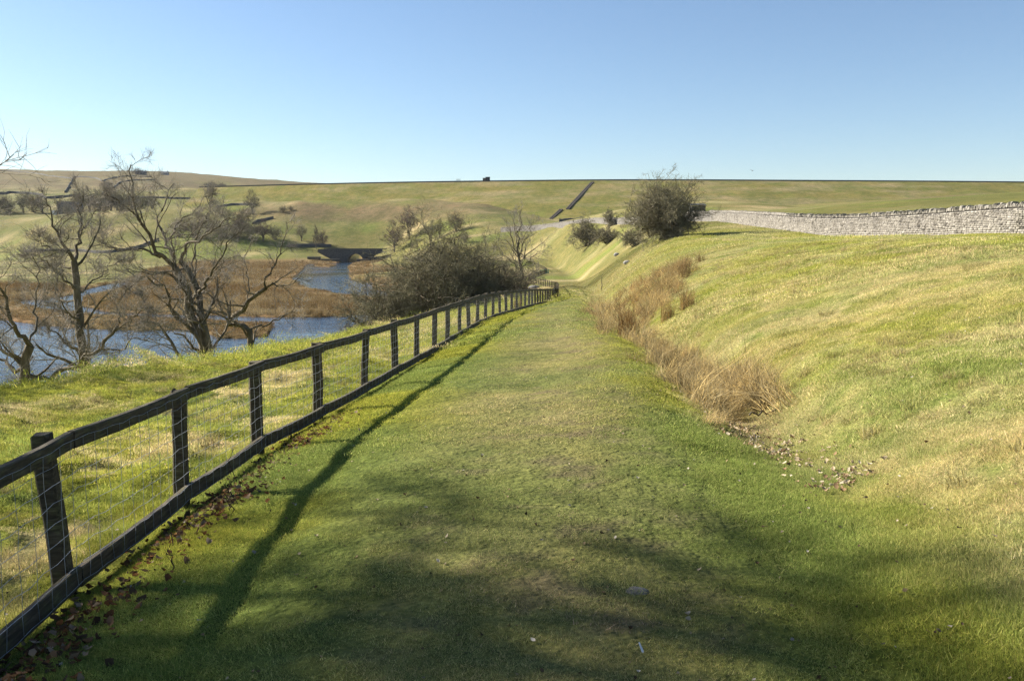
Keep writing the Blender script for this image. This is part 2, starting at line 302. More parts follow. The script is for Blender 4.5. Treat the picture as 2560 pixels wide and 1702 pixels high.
def mat_water():
    m, nt, out = new_mat('water'); p = pos(nt)
    s = N(nt, 'ShaderNodeVectorMath', operation='MULTIPLY'); L(nt, p, s.inputs[0]); s.inputs[1].default_value = (.45, 1.5, 1)
    f1 = noise(nt, s.outputs[0], 1.1, 4, .6, .3); f2 = noise(nt, s.outputs[0], .28, 2, .5); f4 = noise(nt, p, .045, 3, .5)
    k = N(nt, 'ShaderNodeMath', operation='MULTIPLY_ADD'); L(nt, f2, k.inputs[0]); k.inputs[1].default_value = 1.6; L(nt, f1, k.inputs[2])
    amp = N(nt, 'ShaderNodeMapRange'); L(nt, f4, amp.inputs['Value']); amp.inputs['From Min'].default_value = .35; amp.inputs['From Max'].default_value = .65; amp.inputs['To Min'].default_value = .10; amp.inputs['To Max'].default_value = .55
    b = N(nt, 'ShaderNodeBsdfPrincipled'); b.inputs['Base Color'].default_value = (.020, .042, .075, 1); b.inputs['Roughness'].default_value = .06; b.inputs['IOR'].default_value = 1.33; b.inputs['Specular IOR Level'].default_value = .5
    bm = N(nt, 'ShaderNodeBump'); bm.inputs['Distance'].default_value = .35; L(nt, amp.outputs[0], bm.inputs['Strength']); L(nt, k.outputs[0], bm.inputs['Height']); L(nt, bm.outputs[0], b.inputs['Normal'])
    L(nt, b.outputs[0], out.inputs['Surface']); return m
def mat_wood():
    m, nt, out = new_mat('weathered_timber'); tc = N(nt, 'ShaderNodeTexCoord'); oi = N(nt, 'ShaderNodeObjectInfo')
    sc = N(nt, 'ShaderNodeVectorMath', operation='MULTIPLY_ADD'); L(nt, tc.outputs['Object'], sc.inputs[0]); sc.inputs[1].default_value = (2.2, 22, 22); L(nt, oi.outputs['Location'], sc.inputs[2])
    g = noise(nt, sc.outputs[0], 2.0, 5, .65, .4); b = noise(nt, pos(nt), 9, 4, .6)
    c = ramp(nt, g, [(.3, (.026, .019, .011)), (.55, (.074, .057, .036)), (.75, (.145, .120, .082))])
    c = mul(nt, c, ramp(nt, b, [(.45, (1, 1, 1)), (.66, (1.25, 1.45, 1.0)), (.75, (2.0, 2.2, 1.6))]))
    principled(nt, out, c, .85, .25, g, .6, .012); return m
def mat_stone(name, lo, mid, hi, lichen=None):
    m, nt, out = new_mat(name); p = pos(nt); oi = N(nt, 'ShaderNodeAttribute', attribute_name='tint')
    f = noise(nt, p, 3.4, 6, .65); g = noise(nt, p, 17, 5, .65)
    c = ramp(nt, f, [(.28, lo), (.5, mid), (.72, hi)])
    c = mul(nt, c, ramp(nt, g, [(.3, (.72, .72, .72)), (.7, (1.2, 1.19, 1.17))]))
    if lichen: 
        q = noise(nt, p, .8, 5, .7); c2 = N(nt, 'ShaderNodeMix'); c2.data_type = 'RGBA'
        L(nt, ramp(nt, q, [(.5, (0, 0, 0)), (.68, (.75, .75, .75))]), c2.inputs[0]); L(nt, c, c2.inputs[6]); c2.inputs[7].default_value = lichen + (1,); c = c2.outputs[2]
    c = mul(nt, c, oi.outputs['Color'])
    principled(nt, out, c, .92, .15, g, .6, .03); return m
def mat_plain(name, c, rough=.7, spec=.3, metal=0):
    m, nt, out = new_mat(name); p = pos(nt); f = noise(nt, p, 14, 4, .6)
    b = principled(nt, out, mul(nt, c, ramp(nt, f, [(.3, (.75, .75, .75)), (.7, (1.2, 1.2, 1.2))])), rough, spec); b.inputs['Metallic'].default_value = metal; return m
M = dict(ground=mat_ground(), grass=mat_blade('grass_blades', True, 1.75), straw=mat_blade('dead_grass', True, 1.0, .3), water=mat_water(), wood=mat_wood(),
         stone=mat_stone('pale_limestone', (.15, .136, .114), (.26, .24, .208), (.36, .335, .30), (.11, .097, .08)), core=mat_plain('wall_core', (.06, .055, .05), 1, 0),
         dark=mat_stone('dark_gritstone', (.045, .046, .047), (.085, .083, .078), (.15, .145, .13)), grey=mat_stone('grey_rock', (.16, .155, .145), (.30, .29, .27), (.42, .40, .38)),
         bark=mat_noise('bark', (.060, .048, .033), (.205, .175, .128), 5, .95, .1, .8, .03, (1, 1, .3), (.118, .098, .068), obj=False), twig=mat_noise('twigs', (.175, .150, .120), (.350, .315, .265), 2.2, .9, .1, 0, 0, obj=False),
         haw=mat_noise('hawthorn_twigs', (.110, .098, .056), (.270, .245, .160), 1.6, .95, .05, 0, 0, obj=False), alder=mat_noise('purple_twigs', (.085, .058, .048), (.150, .108, .09), .25, .95, .05, 0, 0, obj=False),
         wire=mat_plain('galvanised_wire', (.33, .34, .35), .5, .5, .3), leaf=mat_blade('fallen_leaf', False, 1.0, .25), slate=mat_noise('slate', (.05, .055, .06), (.12, .125, .13), 1.2, .8, .2), paint=mat_plain('teal_paint', (.03, .20, .17), .5, .4),
         white=mat_plain('white_paint', (.7, .7, .68), .6, .3), path_stone=mat_stone('dull_stone', (.09, .08, .068), (.17, .155, .13), (.25, .23, .20)), soil=mat_plain('bare_soil', (.05, .036, .024), 1, 0), stem=mat_plain('dead_stem', (.06, .04, .028), .9, .1))

# ------------------------------------------------------------------ mesh helpers
def tag(o, label=None, cat=None, group=None, kind=None):
    for k, v in (('label', label), ('category', cat), ('group', group), ('kind', kind)):
        if v: o[k] = v
    return o
def link(o, parent=None):
    COL.objects.link(o)
    if parent: o.parent = parent
    return o
def empty(name, loc=(0, 0, 0), label=None, cat=None, group=None, kind=None):
    o = bpy.data.objects.new(name, None); o.location = loc; o.empty_display_size = .2; link(o); return tag(o, label, cat, group, kind)
def mesh_np(name, V, F, mat=None, smooth_=False, col=None, attr='col'):  # F: (n,3) or (n,4) array
    me = bpy.data.meshes.new(name); V = np.ascontiguousarray(V, np.float32); F = np.ascontiguousarray(F, np.int32); k = F.shape[1]
    me.vertices.add(len(V)); me.vertices.foreach_set('co', V.ravel()); me.loops.add(F.size); me.loops.foreach_set('vertex_index', F.ravel())
    me.polygons.add(len(F)); me.polygons.foreach_set('loop_start', np.arange(0, F.size, k, dtype=np.int32)); me.polygons.foreach_set('loop_total', np.full(len(F), k, np.int32))
    if smooth_: me.polygons.foreach_set('use_smooth', np.ones(len(F), bool))
    if col is not None:
        a = me.color_attributes.new(attr, 'FLOAT_COLOR', 'POINT'); c = np.ones((len(V), 4), np.float32); c[:, :3] = col; a.data.foreach_set('color', c.ravel())
    me.update(calc_edges=True)
    if mat: me.materials.append(mat)
    return me
def obj(name, me, parent=None, loc=None, kind=None):
    o = bpy.data.objects.new(name, me); link(o, parent)
    if loc is not None: o.location = loc
    if kind: o['kind'] = kind
    return o
class MB:                                                      # collects boxes and prisms of one piece
    def __init__(s): s.v = []; s.f = []
    def add(s, V, F):
        n = len(s.v); s.v += [tuple(p) for p in V]; s.f += [tuple(i + n for i in f) for f in F]; return s
    def box(s, a, b, jit=0, rng=random):
        (x0, y0, z0), (x1, y1, z1) = a, b
        V = [(x0, y0, z0), (x1, y0, z0), (x1, y1, z0), (x0, y1, z0), (x0, y0, z1), (x1, y0, z1), (x1, y1, z1), (x0, y1, z1)]
        if jit: V = [tuple(c + rng.uniform(-jit, jit) for c in p) for p in V]
        return s.add(V, [(0, 3, 2, 1), (4, 5, 6, 7), (0, 1, 5, 4), (1, 2, 6, 5), (2, 3, 7, 6), (3, 0, 4, 7)])
    def mesh(s, name, mat=None, tint=(1, 1, 1)):
        me = bpy.data.meshes.new(name); me.from_pydata(s.v, [], s.f); me.update()
        a = me.color_attributes.new('tint', 'FLOAT_COLOR', 'POINT'); c = np.ones((len(s.v), 4), np.float32); c[:, :3] = tint; a.data.foreach_set('color', c.ravel())
        if mat: me.materials.append(mat)
        return me
def bevel(me, w):
    import bmesh
    b = bmesh.new(); b.from_mesh(me); bmesh.ops.bevel(b, geom=b.edges[:], offset=w, segments=1, affect='EDGES', profile=.6); b.to_mesh(me); b.free(); return me
def tubes(groups, sides=4):                                    # groups: list of (PL (B,n,3), RD (B,n))
    VV = []; FF = []; off = 0
    for PL, RD in groups:
        if len(PL) == 0: continue
        B, n, _ = PL.shape; T = np.gradient(PL, axis=1); T /= np.linalg.norm(T, axis=2, keepdims=True) + 1e-9
        ref = np.where(np.abs(T[..., 2:3]) > .85, np.array([1., .1, 0]), np.array([.05, .1, 1.])); a = np.cross(T, ref); a /= np.linalg.norm(a, axis=2, keepdims=True) + 1e-9; b = np.cross(T, a)
        th = np.arange(sides) * 2 * math.pi / sides
        V = PL[:, :, None] + RD[:, :, None, None] * (a[:, :, None] * np.cos(th)[:, None] + b[:, :, None] * np.sin(th)[:, None])
        VV.append(V.reshape(-1, 3)); q = np.arange(B * n * sides).reshape(B, n, sides) + off
        A = q[:, :-1]; C = q[:, 1:]
        FF.append(np.stack([A, np.roll(A, -1, 2), np.roll(C, -1, 2), C], -1).reshape(-1, 4)); off += B * n * sides
    return np.concatenate(VV), np.concatenate(FF)

# ------------------------------------------------------------------ ground, water
def build_ground():
    A1 = np.linspace(-38, 38, 800); A2 = 38 + np.cumsum(np.linspace(.4, 9, 64)); A2 = 38 + (A2 - 38) * (284 / (A2[-1] - 38)); 
    half = A2[A2 < 180]; ang = np.concatenate([-half[::-1], A1, half[:-1] if half[-1] > 178 else half]); ang = np.radians(ang); na = len(ang)
    r = [0.6]
    while r[-1] < 5200: r.append(r[-1] * (1.03 if r[-1] < 3 else 1.0135 if r[-1] < 45 else 1.011 if r[-1] < 260 else 1.012 if r[-1] < 640 else 1.035))
    r = np.array(r); R, AN = np.meshgrid(r, ang, indexing='ij'); x = (R * np.sin(AN)).ravel(); y = (R * np.cos(AN)).ravel()
    z = height(x, y); far = np.hypot(x, y) > 2300; z = np.where(far, np.minimum(z, 60), z)
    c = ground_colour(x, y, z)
    V = np.stack([x, y, z], 1); V = np.vstack([V, [[0, 0, hz(0., 0.)]]]); c = np.vstack([c, c[:1]])
    q = np.arange(len(r) * na).reshape(len(r), na); q2 = np.roll(q, -1, 1)
    F = np.stack([q[:-1], q[1:], q2[1:], q2[:-1]], -1).reshape(-1, 4)
    F = F[:, ::-1]
    cen = len(V) - 1; fan = np.stack([np.full(na, cen), q[0], q2[0], q2[0]], -1)
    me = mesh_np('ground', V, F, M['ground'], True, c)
    return tag(obj('ground', me), kind='structure')
ground = build_ground()
wm = mesh_np('water', np.array([[-420, 30, ZW], [30, 30, ZW], [30, 470, ZW], [-420, 470, ZW]]), np.array([[0, 1, 2, 3]]), M['water'])
tag(obj('water', wm), kind='structure')

# ------------------------------------------------------------------ path: a turf track laid just above the ground
def build_path():
    ys = np.concatenate([np.linspace(-3, 30, 420), np.linspace(30.2, 138, 260)]); t = np.linspace(0, 1, 29)
    Y, T = np.meshgrid(ys, t, indexing='ij'); xf = X_FEN(Y); xd = X_DIT(Y)
    e = .22 * fbm(Y * .7, Y * 0 + T.round() * 9, 3, 61); lo = xf + .95 + e; hi = xd - .6 + e
    x = lo + (hi - lo) * T; z = height(x.ravel(), Y.ravel()).reshape(x.shape)
    z = z + (.014 + .0011 * np.maximum(Y, 0)) - (.03 + .003 * np.maximum(Y, 0)) * smooth(.72, 1.0, np.abs(T * 2 - 1))
    c = ground_colour(x.ravel(), Y.ravel(), z.ravel()); q = np.arange(x.size).reshape(x.shape)
    F = np.stack([q[:-1, :-1], q[:-1, 1:], q[1:, 1:], q[1:, :-1]], -1).reshape(-1, 4)
    me = mesh_np('path', np.stack([x.ravel(), Y.ravel(), z.ravel()], 1), F, M['ground'], True, c); return tag(obj('path', me), kind='structure')
build_path()

# ------------------------------------------------------------------ dam: long grassed embankment across the valley
ZCREST = 35.0
Y_CREST = table([-330, -260, -190, -120, -57, -17, 47, 180, 311, 450, 620], [650, 612, 581, 553, 534, 526, 516, 521, 535, 560, 610], -330, 620)
SLOPE = table([-206, -60, 0, 60, 620], [2.2, 2.25, 2.9, 3.3, 3.3], -206, 620)
def dam_z(x, y): return ZCREST - (Y_CREST(x) - y) / SLOPE(x)
def dam_at(u, v):
    lo, hi = 300., 640.
    for _ in range(50):
        m = (lo + hi) / 2; p = P(u, v, m)
        if p[2] > float(dam_z(p[0], m)): lo = m
        else: hi = m
    return P(u, v, (lo + hi) / 2)
def build_dam():
    root = empty('dam', (0, 500, 10), 'long grassy dam embankment closing the valley under the sky', 'dam')
    xs = np.linspace(-206, 620, 380); d = np.concatenate([[-60, -30, -6, -5], np.linspace(-.2, 100, 60)])
    X, D = np.meshgrid(xs, d, indexing='ij'); D = np.where(D > 0, D * table([-206, -150, -100, -66, -17, 20, 60, 120, 620], [.60, .62, .62, .60, .92, 1.1, 1.25, 1.3, 1.3], -206, 620)(X), D); yc = Y_CREST(X); Y = yc - D
    Z = np.where(D < -5.5, ZCREST + (D + 5.5) * .5, np.where(D < 0, ZCREST, ZCREST - D / SLOPE(X))) - 2.0 * (np.arange(len(d)) == len(d) - 1) + fbm(X / 9, D / 9, 3, 71) * .55 * smooth(1, 6, D) + fbm(X / 40, D / 40, 2, 73) * 1.0 * smooth(3, 30, D)
    c = mixc(np.broadcast_to(np.array([.150, .138, .045]), X.shape + (3,)), C_STRAW * .62, smooth(-.15, .3, fbm(X / 22, D / 7, 4, 75)))
    c = mixc(c, C_GRASS * 1.0, smooth(.0, .3, fbm(X / 5, D / 5, 3, 77)) * .4)
    q = np.arange(X.size).reshape(X.shape); F = np.stack([q[:-1, :-1], q[:-1, 1:], q[1:, 1:], q[1:, :-1]], -1).reshape(-1, 4)
    V = np.stack([X.ravel(), Y.ravel(), Z.ravel()], 1); V = V - np.array(root.location)
    obj('embankment', mesh_np('embankment', V, F[:, ::-1], M['ground'], True, c.reshape(-1, 3)), root)
    m = MB()
    for a, b in zip(xs[:-1:2], xs[2::2]):
        ya, yb = float(Y_CREST(a)), float(Y_CREST(b)); o = root.location; z0, z1 = ZCREST - .4 - o[2], ZCREST + .55 - o[2]
        m.add([(a, ya - .3 - o[1], z0), (b, yb - .3 - o[1], z0), (b, yb + .2 - o[1], z0), (a, ya + .2 - o[1], z0), (a, ya - .3 - o[1], z1), (b, yb - .3 - o[1], z1), (b, yb + .2 - o[1], z1), (a, ya + .2 - o[1], z1)], [(0, 1, 5, 4), (4, 5, 6, 7), (2, 3, 7, 6)])
    obj('parapet', m.mesh('parapet', M['dark']), root)
    for (a, b) in (((1481, 456), (1419, 523)), ((1403, 524), (1372, 553))):
        p0 = Vector(dam_at(*a)); p1 = Vector(dam_at(*b)); n = 90; t = (p1 - p0); side = Vector((t.y, -t.x, 0)).normalized() * .62
        m = MB(); k = MB()
        for i in range(n):
            a0 = p0 + t * (i / n) + Vector((0, 0, .28)); a1 = p0 + t * ((i + 1) / n) + Vector((0, 0, .28)); a1.z = a0.z
            L0, R0, L1, R1 = a0 - side, a0 + side, a1 - side, a1 + side; dn = Vector((0, 0, -1.2))
            m.add([q - root.location for q in (L0, R0, R1, L1, L0 + dn, R0 + dn, R1 + dn, L1 + dn)], [(0, 1, 2, 3), (3, 2, 6, 7), (0, 3, 7, 4), (1, 5, 6, 2)])
        for sgn in (-1, 1):
            e0 = p0 + side * sgn * 1.25; e1 = p1 + side * sgn * 1.25; w = side * .24; u0 = Vector((0, 0, .42)); u1 = Vector((0, 0, -.6))
            k.add([q - root.location for q in (e0 - w + u1, e0 + w + u1, e1 + w + u1, e1 - w + u1, e0 - w + u0, e0 + w + u0, e1 + w + u0, e1 - w + u0)], [(4, 5, 6, 7), (0, 1, 5, 4), (1, 2, 6, 5), (2, 3, 7, 6), (3, 0, 4, 7)])
        s = obj('stairway', m.mesh('stairway', M['grey'], (.75, .66, .6)), root); obj('kerb', k.mesh('kerb', M['grey'], (.30, .26, .25)), s)
build_dam()
# valve house and pale railing on the crest
def crest_point(u): 
    lo, hi = 400., 640.
    for _ in range(40):
        m_ = (lo + hi) / 2; x = (u - 1280) / FPX * m_
        if float(Y_CREST(x)) > m_: lo = m_
        else: hi = m_
    return ((u - 1280) / FPX * lo, lo + 3.0, ZCREST)
vh = empty('valve_house', crest_point(1216), 'tiny dark flat-roofed stone block standing on the dam crest', 'building')
obj('wall', MB().box((-.3, -1.3, 0), (2.2, 1.3, 2.55)).mesh('valve_wall', M['dark'], (.8, .85, 1)), vh)
obj('roof', MB().box((-.42, -1.42, 2.552), (2.32, 1.42, 2.75)).mesh('valve_roof', M['slate']), vh)
obj('annex', MB().box((-2.0, -1.1, 0), (-.31, 1.1, 2.2)).mesh('valve_annex', M['dark'], (1.5, 1.45, 1.4)), vh)
obj('door', MB().box((.5, -1.36, .02), (1.35, -1.302, 2.0)).mesh('valve_door', M['slate']), vh)
rl = empty('crest_railing', crest_point(1147), 'small pale metal railing on the dam crest left of dark block', 'railing')
for k in range(4): obj('rail_post', MB().box((-1.2 + k * .8 - .06, -.05, 0), (-1.2 + k * .8 + .06, .05, 1.8)).mesh('rail_post', M['white']), rl)
for k in range(3): obj('rail', MB().box((-1.25, -.11, .9 + .38 * k), (1.25, -.052, 1.06 + .38 * k)).mesh('rail', M['white']), rl)

# ------------------------------------------------------------------ drystone walls
def frame_line(pts, n=None, step=.5):
    p = np.array(pts, float); s = np.concatenate([[0], np.cumsum(np.hypot(*(p[1:] - p[:-1])[:, :2].T))]); t = np.arange(0, s[-1], step)
    return np.stack([table(s, p[:, k], 0, s[-1], 1200)(t) for k in range(p.shape[1])], 1), t
STONES = []
def stone_protos(mat):
    out = []; r = np.random.default_rng(5)
    for k in range(10):
        V = []; f = .13
        for (x, z) in ((0, 0), (1, 0), (1, 1), (0, 1)): V.append((x + r.uniform(-.05, .05), 0.9, z + r.uniform(-.08, .08)))
        for (x, z) in ((0, 0), (1, 0), (1, 1), (0, 1)): V.append((x + r.uniform(-.03, .03), .25 + r.uniform(-.1, .1), z + r.uniform(-.05, .05)))
        for (x, z) in ((f, .17), (1 - f, .17), (1 - f, .83), (f, .83)): V.append((x + r.uniform(-.08, .08), -.06 + r.uniform(-.12, .12), z + r.uniform(-.1, .1)))
        F = [(8, 9, 10, 11)]
        for i in range(4):
            j = (i + 1) % 4; F += [(4 + i, 4 + j, 8 + j, 8 + i), (i, j, 4 + j, 4 + i)]
        out.append((np.array(V) - np.array([.5, 0, .5]), F, .62 + .62 * r.random()))
    return out
PROTO = stone_protos(None)
WALL_PTS = [(29.0, 30), (28.85, 38), (28.6, 48), (28.2, 58), (28.0, 67), (28.4, 82), (29.2, 97), (31.0, 118), (33.4, 142), (33.0, 176), (32.0, 215), (29, 260), (23, 310), (10, 345), (0, 360), (-5, 366)]
def build_field_wall():
    root = empty('stone_wall', (28.5, 50, 2), 'pale sunlit drystone wall with upright coping stones running along the hilltop', 'wall', kind='thing')
    ctr = np.array(root.location); line, t = frame_line(WALL_PTS, step=.25); bz = height(line[:, 0], line[:, 1])
    bz1 = np.convolve(np.pad(bz, 12, mode='edge'), np.ones(25) / 25, 'valid'); bz2 = np.convolve(np.pad(bz, 110, mode='edge'), np.ones(221) / 221, 'valid'); w_ = smooth(140, 180, line[:, 1]); bz = bz1 * (1 - w_) + bz2 * w_
    tz = np.convolve(np.pad(bz, 60, mode='edge'), np.ones(121) / 121, 'valid') + 1.50
    tan = np.gradient(line, axis=0); tan /= np.hypot(tan[:, 0], tan[:, 1])[:, None]; nor = np.stack([-tan[:, 1], tan[:, 0]], 1)   # faces left, towards the path
    # core
    V = []; F = []
    for i in range(0, len(t), 2):
        a = line[i]; n = nor[i]
        for k, (o, zz) in enumerate(((.05, bz[i] - 3), (.02, tz[i] - .02), (-.30, tz[i] - .02), (-.42, bz[i] - 3))): V.append((a[0] + n[0] * o, a[1] + n[1] * o, zz))
    V = np.array(V) - ctr; m = len(V) // 4
    for i in range(m - 1):
        for k in range(3): F.append((i * 4 + k, i * 4 + k + 1, i * 4 + 5 + k, i * 4 + 4 + k))
    farc = [line[i, 1] for i in range(0, len(t), 2)]
    tn = np.where(V[:, 1] + ctr[1] > 149, .55, .28)[:, None] * np.ones((1, 3)); me = mesh_np('core', V, np.array(F), M['stone'], False, tn, 'tint'); obj('core', me, root)
    r = np.random.default_rng(8); stones = []; cops = []
    def at(s, off, z):
        i = min(s / .25, len(t) - 1.001); j = int(i); f = i - j; p = line[j] * (1 - f) + line[j + 1] * f; n = nor[j]
        return (p[0] + n[0] * off, p[1] + n[1] * off, z), math.atan2(tan[j][1], tan[j][0])
    s_end = t[np.argmax(line[:, 1] > 150)]
    rowh = []; z = -.25
    while z < 1.9: h = r.uniform(.085, .15); rowh.append((z, h)); z += h
    for (z0, h) in rowh:
        s = r.uniform(0, .3)
        while s < s_end - .6:
            w = r.uniform(.17, .48); c = s + w / 2; i = int(c / .25); 
            frac = max(0., (tz[i] - bz[i]) / 1.5)
            zb = bz[i] + z0 * min(1.08, max(.9, frac))
            if zb + h < tz[i] + .05 and zb > bz[i] - .3:
                off = .07 - .05 * (zb - bz[i]) / 1.5 + r.uniform(-.02, .025); p, a = at(c, off, zb + h / 2); dist = p[1]
                stones.append((p, a, (w * .985, .2, h * .96), r.integers(10), dist, (1 if r.random() > .06 else .45) * r.uniform(.86, 1.14)))
            s += w
    s = 0
    while s < s_end - .3:
        w = r.uniform(.09, .24); i = int(s / .25); h = r.uniform(.2, .38); p, a = at(s + w / 2, -.12, tz[i] + h / 2 - .02)
        cops.append((p, a, (w * .93, .44, h), r.integers(10), p[1], r.uniform(.75, 1.05))); s += w * 1.02
    def emit(lst, name, keep, lean):
        lst = sorted(lst, key=lambda q: q[4]); shown = [q for q in lst if q[4] > 44][:keep]; rest = [q for q in lst if q not in shown] if False else [q for q in lst if not (44 < q[4] <= shown[-1][4])]
        cache = {}
        for (p, a, sc, k, d, tn) in shown:
            tb = round(tn, 1)
            if (k, tb) not in cache:
                V, F, _ = PROTO[k]; b = MB().add(V, F); cache[(k, tb)] = b.mesh(name, M['stone'], (tb, tb, tb * .98))
            o = obj(name, cache[(k, tb)], root); o.location = Vector(p) - root.location; o.rotation_euler = (0, lean * random.uniform(-1, 1), a + math.pi); o.scale = sc
        V = []; F = []; C = []; n = 0
        for (p, a, sc, k, d, tn) in rest:
            q, f, _ = PROTO[k]; q = q * np.array(sc); c, s_ = math.cos(a + math.pi), math.sin(a + math.pi); ln = lean * random.uniform(-1, 1); q = np.stack([q[:, 0] + ln * q[:, 2], q[:, 1], q[:, 2]], 1)
            q = np.stack([q[:, 0] * c - q[:, 1] * s_, q[:, 0] * s_ + q[:, 1] * c, q[:, 2]], 1) + np.array(p) - ctr
            V.append(q); F.append(np.array(f) + n); C.append(np.full((len(q), 3), tn)); n += len(q)
        me = mesh_np(name + '_rows', np.concatenate(V), np.concatenate(F), M['stone'], False, np.concatenate(C), 'tint'); obj(name + '_rows', me, root, kind='stuff')
    random.seed(3); emit(stones, 'stone', 300, .0); emit(cops, 'coping_stone', 300, .16)
    # far stretch: uprights along the top
    V = []; F = []; n = 0; sb = t[np.argmax(line[:, 1] > 149)]
    s = sb
    while s < t[-1] - .5:
        w = r.uniform(.3, .7); h = r.uniform(.22, .5); i = int(s / .25); p, a = at(s, -.1, tz[i] + h / 2 - .05); q, f, _ = PROTO[r.integers(10)]; q = q * np.array((w, .45, h)); c, s_ = math.cos(a + math.pi), math.sin(a + math.pi)
        V.append(np.stack([q[:, 0] * c - q[:, 1] * s_, q[:, 0] * s_ + q[:, 1] * c, q[:, 2]], 1) + np.array(p) - ctr); F.append(np.array(f) + n); n += len(q); s += w
    obj('far_coping', mesh_np('far_coping', np.concatenate(V), np.concatenate(F), M['stone'], False, np.ones((n, 3)) * .9, 'tint'), root, kind='stuff')
build_field_wall()

def dark_wall(pts, label, h=1.35, w=.6, seed=0, step=1.2, dy=0):   # pts: world (x, y) on the land
    line, t = frame_line(pts, step=step); z = height(line[:, 0], line[:, 1]); r = np.random.default_rng(seed)
    c = np.array([line[0, 0], line[0, 1], z[0]]); tan = np.gradient(line, axis=0); tan /= np.hypot(tan[:, 0], tan[:, 1])[:, None] + 1e-9; n = np.stack([tan[:, 1], -tan[:, 0]], 1)
    V = []; F = []
    for i in range(len(t)):
        hh = h * (1 + r.uniform(-.1, .1))
        for o, zz in ((w * .6, -1.2), (w * .55, hh * .85), (w * .25, hh), (-w * .25, hh), (-w * .55, hh * .85), (-w * .6, -1.2)):
            V.append((line[i, 0] + n[i, 0] * o, line[i, 1] + n[i, 1] * o, z[i] + zz))
    for i in range(len(t) - 1):
        for k in range(5): F.append((i * 6 + k, i * 6 + k + 1, i * 6 + 7 + k, i * 6 + 6 + k))
    root = empty('field_wall', tuple(c), label, 'wall', kind='thing')
    obj('wall_band', mesh_np('wall_band', np.array(V) - c, np.array(F), M['dark'], False, np.ones((len(V), 3)), 'tint'), root)
def gpts(px): 
    out = []
    for (u, v) in px: g = ground_at(u, v); out.append((g[0], g[1]))
    return out
for k, (px, lab, h) in enumerate([
    ([(-60, 427), (0, 428), (60, 432), (110, 438), (183, 449)], 'thin dark field wall just under the left skyline', 1.4),
    ([(186, 443), (178, 458), (162, 482)], 'dark field wall running steeply down the moor at far left', 2.0),
    ([(186, 443), (230, 446), (256, 455)], 'short dark field wall curving right from the steep moor wall', 1.4),
    ([(258, 454), (276, 448), (330, 442), (380, 444)], 'upper dark field wall below the hilltop farm', 1.4),
    ([(282, 469), (311, 456), (334, 452), (390, 450)], 'lower dark field wall below the hilltop farm', 1.4),
    ([(-60, 487), (0, 486), (24, 484), (89, 488), (129, 497), (192, 492)], 'long dark field wall above the grey wood at far left', 2.0),
    ([(322, 495), (420, 498), (528, 500)], 'dark field wall level with the left foot of the dam', 1.3),
    ([(539, 523), (577, 515), (645, 516)], 'dark field wall arching over a green knoll behind bare tree', 1.3),
    ([(632, 562), (653, 554), (686, 546)], 'short dark wall slanting up beside a lone bare tree', 1.4),
    ([(60, 632), (200, 631), (295, 630), (340, 622), (398, 603)], 'broad dark field wall at the far edge of the pasture', 1.4),
    ([(719, 620), (780, 619), (832, 621)], 'low dark wall just behind the bridge approach', 1.5),
]): dark_wall(gpts(px), lab, h, max(.7, h * .3), k)
dark_wall([P(u, v, 385)[:2] for u, v in ((1398, 550), (1410, 548), (1429, 546), (1470, 547), (1560, 549), (1640, 550))], 'dark field wall along the foot of the dam behind small trees', 1.9, .8, 31)

# ------------------------------------------------------------------ timber post-and-rail fence with wire netting
POST_U = [(-160, 3.15), (151, 5.2), (436, 7.2), (640, 9.25), (815, 11.3), (911, 13.6), (990, 15.9), (1042, 18.05), (1085, 20.3), (1119, 22.3), (1150, 24.6), (1172, 26.7), (1194, 28.8), (1215, 30.8), (1233, 32.9), (1250, 35), (1265, 37), (1279, 39), (1291.5, 41.1), (1303, 43.2),
          (1313, 45.2), (1322, 47.3), (1330, 49.3), (1338, 51.3), (1344, 53.3), (1350.5, 55.3), (1356, 57.4), (1362, 59.5), (1367, 61.6), (1371.5, 63.7), (1376, 65.8), (1380.5, 68), (1385, 70.3)]
def post_mesh(k, h=1.02, w=.11, sunk=.35):
    r = random.Random(40 + k); n = 6; V = []; F = []
    for i in range(n):
        z = -sunk + (h + sunk) * i / (n - 1); s = w / 2 * (1 + r.uniform(-.05, .05)); ox, oy = r.uniform(-.006, .006), r.uniform(-.006, .006); c = s * .28
        ring = [(-s + c, -s), (s - c, -s), (s, -s + c), (s, s - c), (s - c, s), (-s + c, s), (-s, s - c), (-s, -s + c)]
        V += [(a + ox, b + oy, z + (r.uniform(-.012, .012) if i == n - 1 else 0)) for a, b in ring]
    for i in range(n - 1):
        for j in range(8): F.append((i * 8 + j, i * 8 + (j + 1) % 8, i * 8 + 8 + (j + 1) % 8, i * 8 + 8 + j))
    F.append(tuple(range((n - 1) * 8, n * 8)))
    return MB().add(V, F).mesh('post', M['wood'])
POSTS = [post_mesh(k) for k in range(5)]
def rail_mesh(p, q, hgt, th, name, seed):
    r = random.Random(seed); d = Vector(q) - Vector(p); Ln = d.length; n = 7; V = []; F = []
    for i in range(n):
        x = Ln * i / (n - 1); sag = -.012 * math.sin(math.pi * i / (n - 1)) + r.uniform(-.004, .004); y = r.uniform(-.004, .004); a = hgt / 2 * (1 + r.uniform(-.05, .05)); b = th / 2; c = .008
        V += [(x, y + yy, sag + zz) for yy, zz in ((-b, -a + c), (-b + c, -a), (b - c, -a), (b, -a + c), (b, a - c), (b - c, a), (-b + c, a), (-b, a - c))]
    for i in range(n - 1):
        for j in range(8): F.append((i * 8 + j, i * 8 + (j + 1) % 8, i * 8 + 8 + (j + 1) % 8, i * 8 + 8 + j))
    F += [tuple(range(7, -1, -1)), tuple(range((n - 1) * 8, n * 8))]
    return MB().add(V, F).mesh(name, M['wood'])
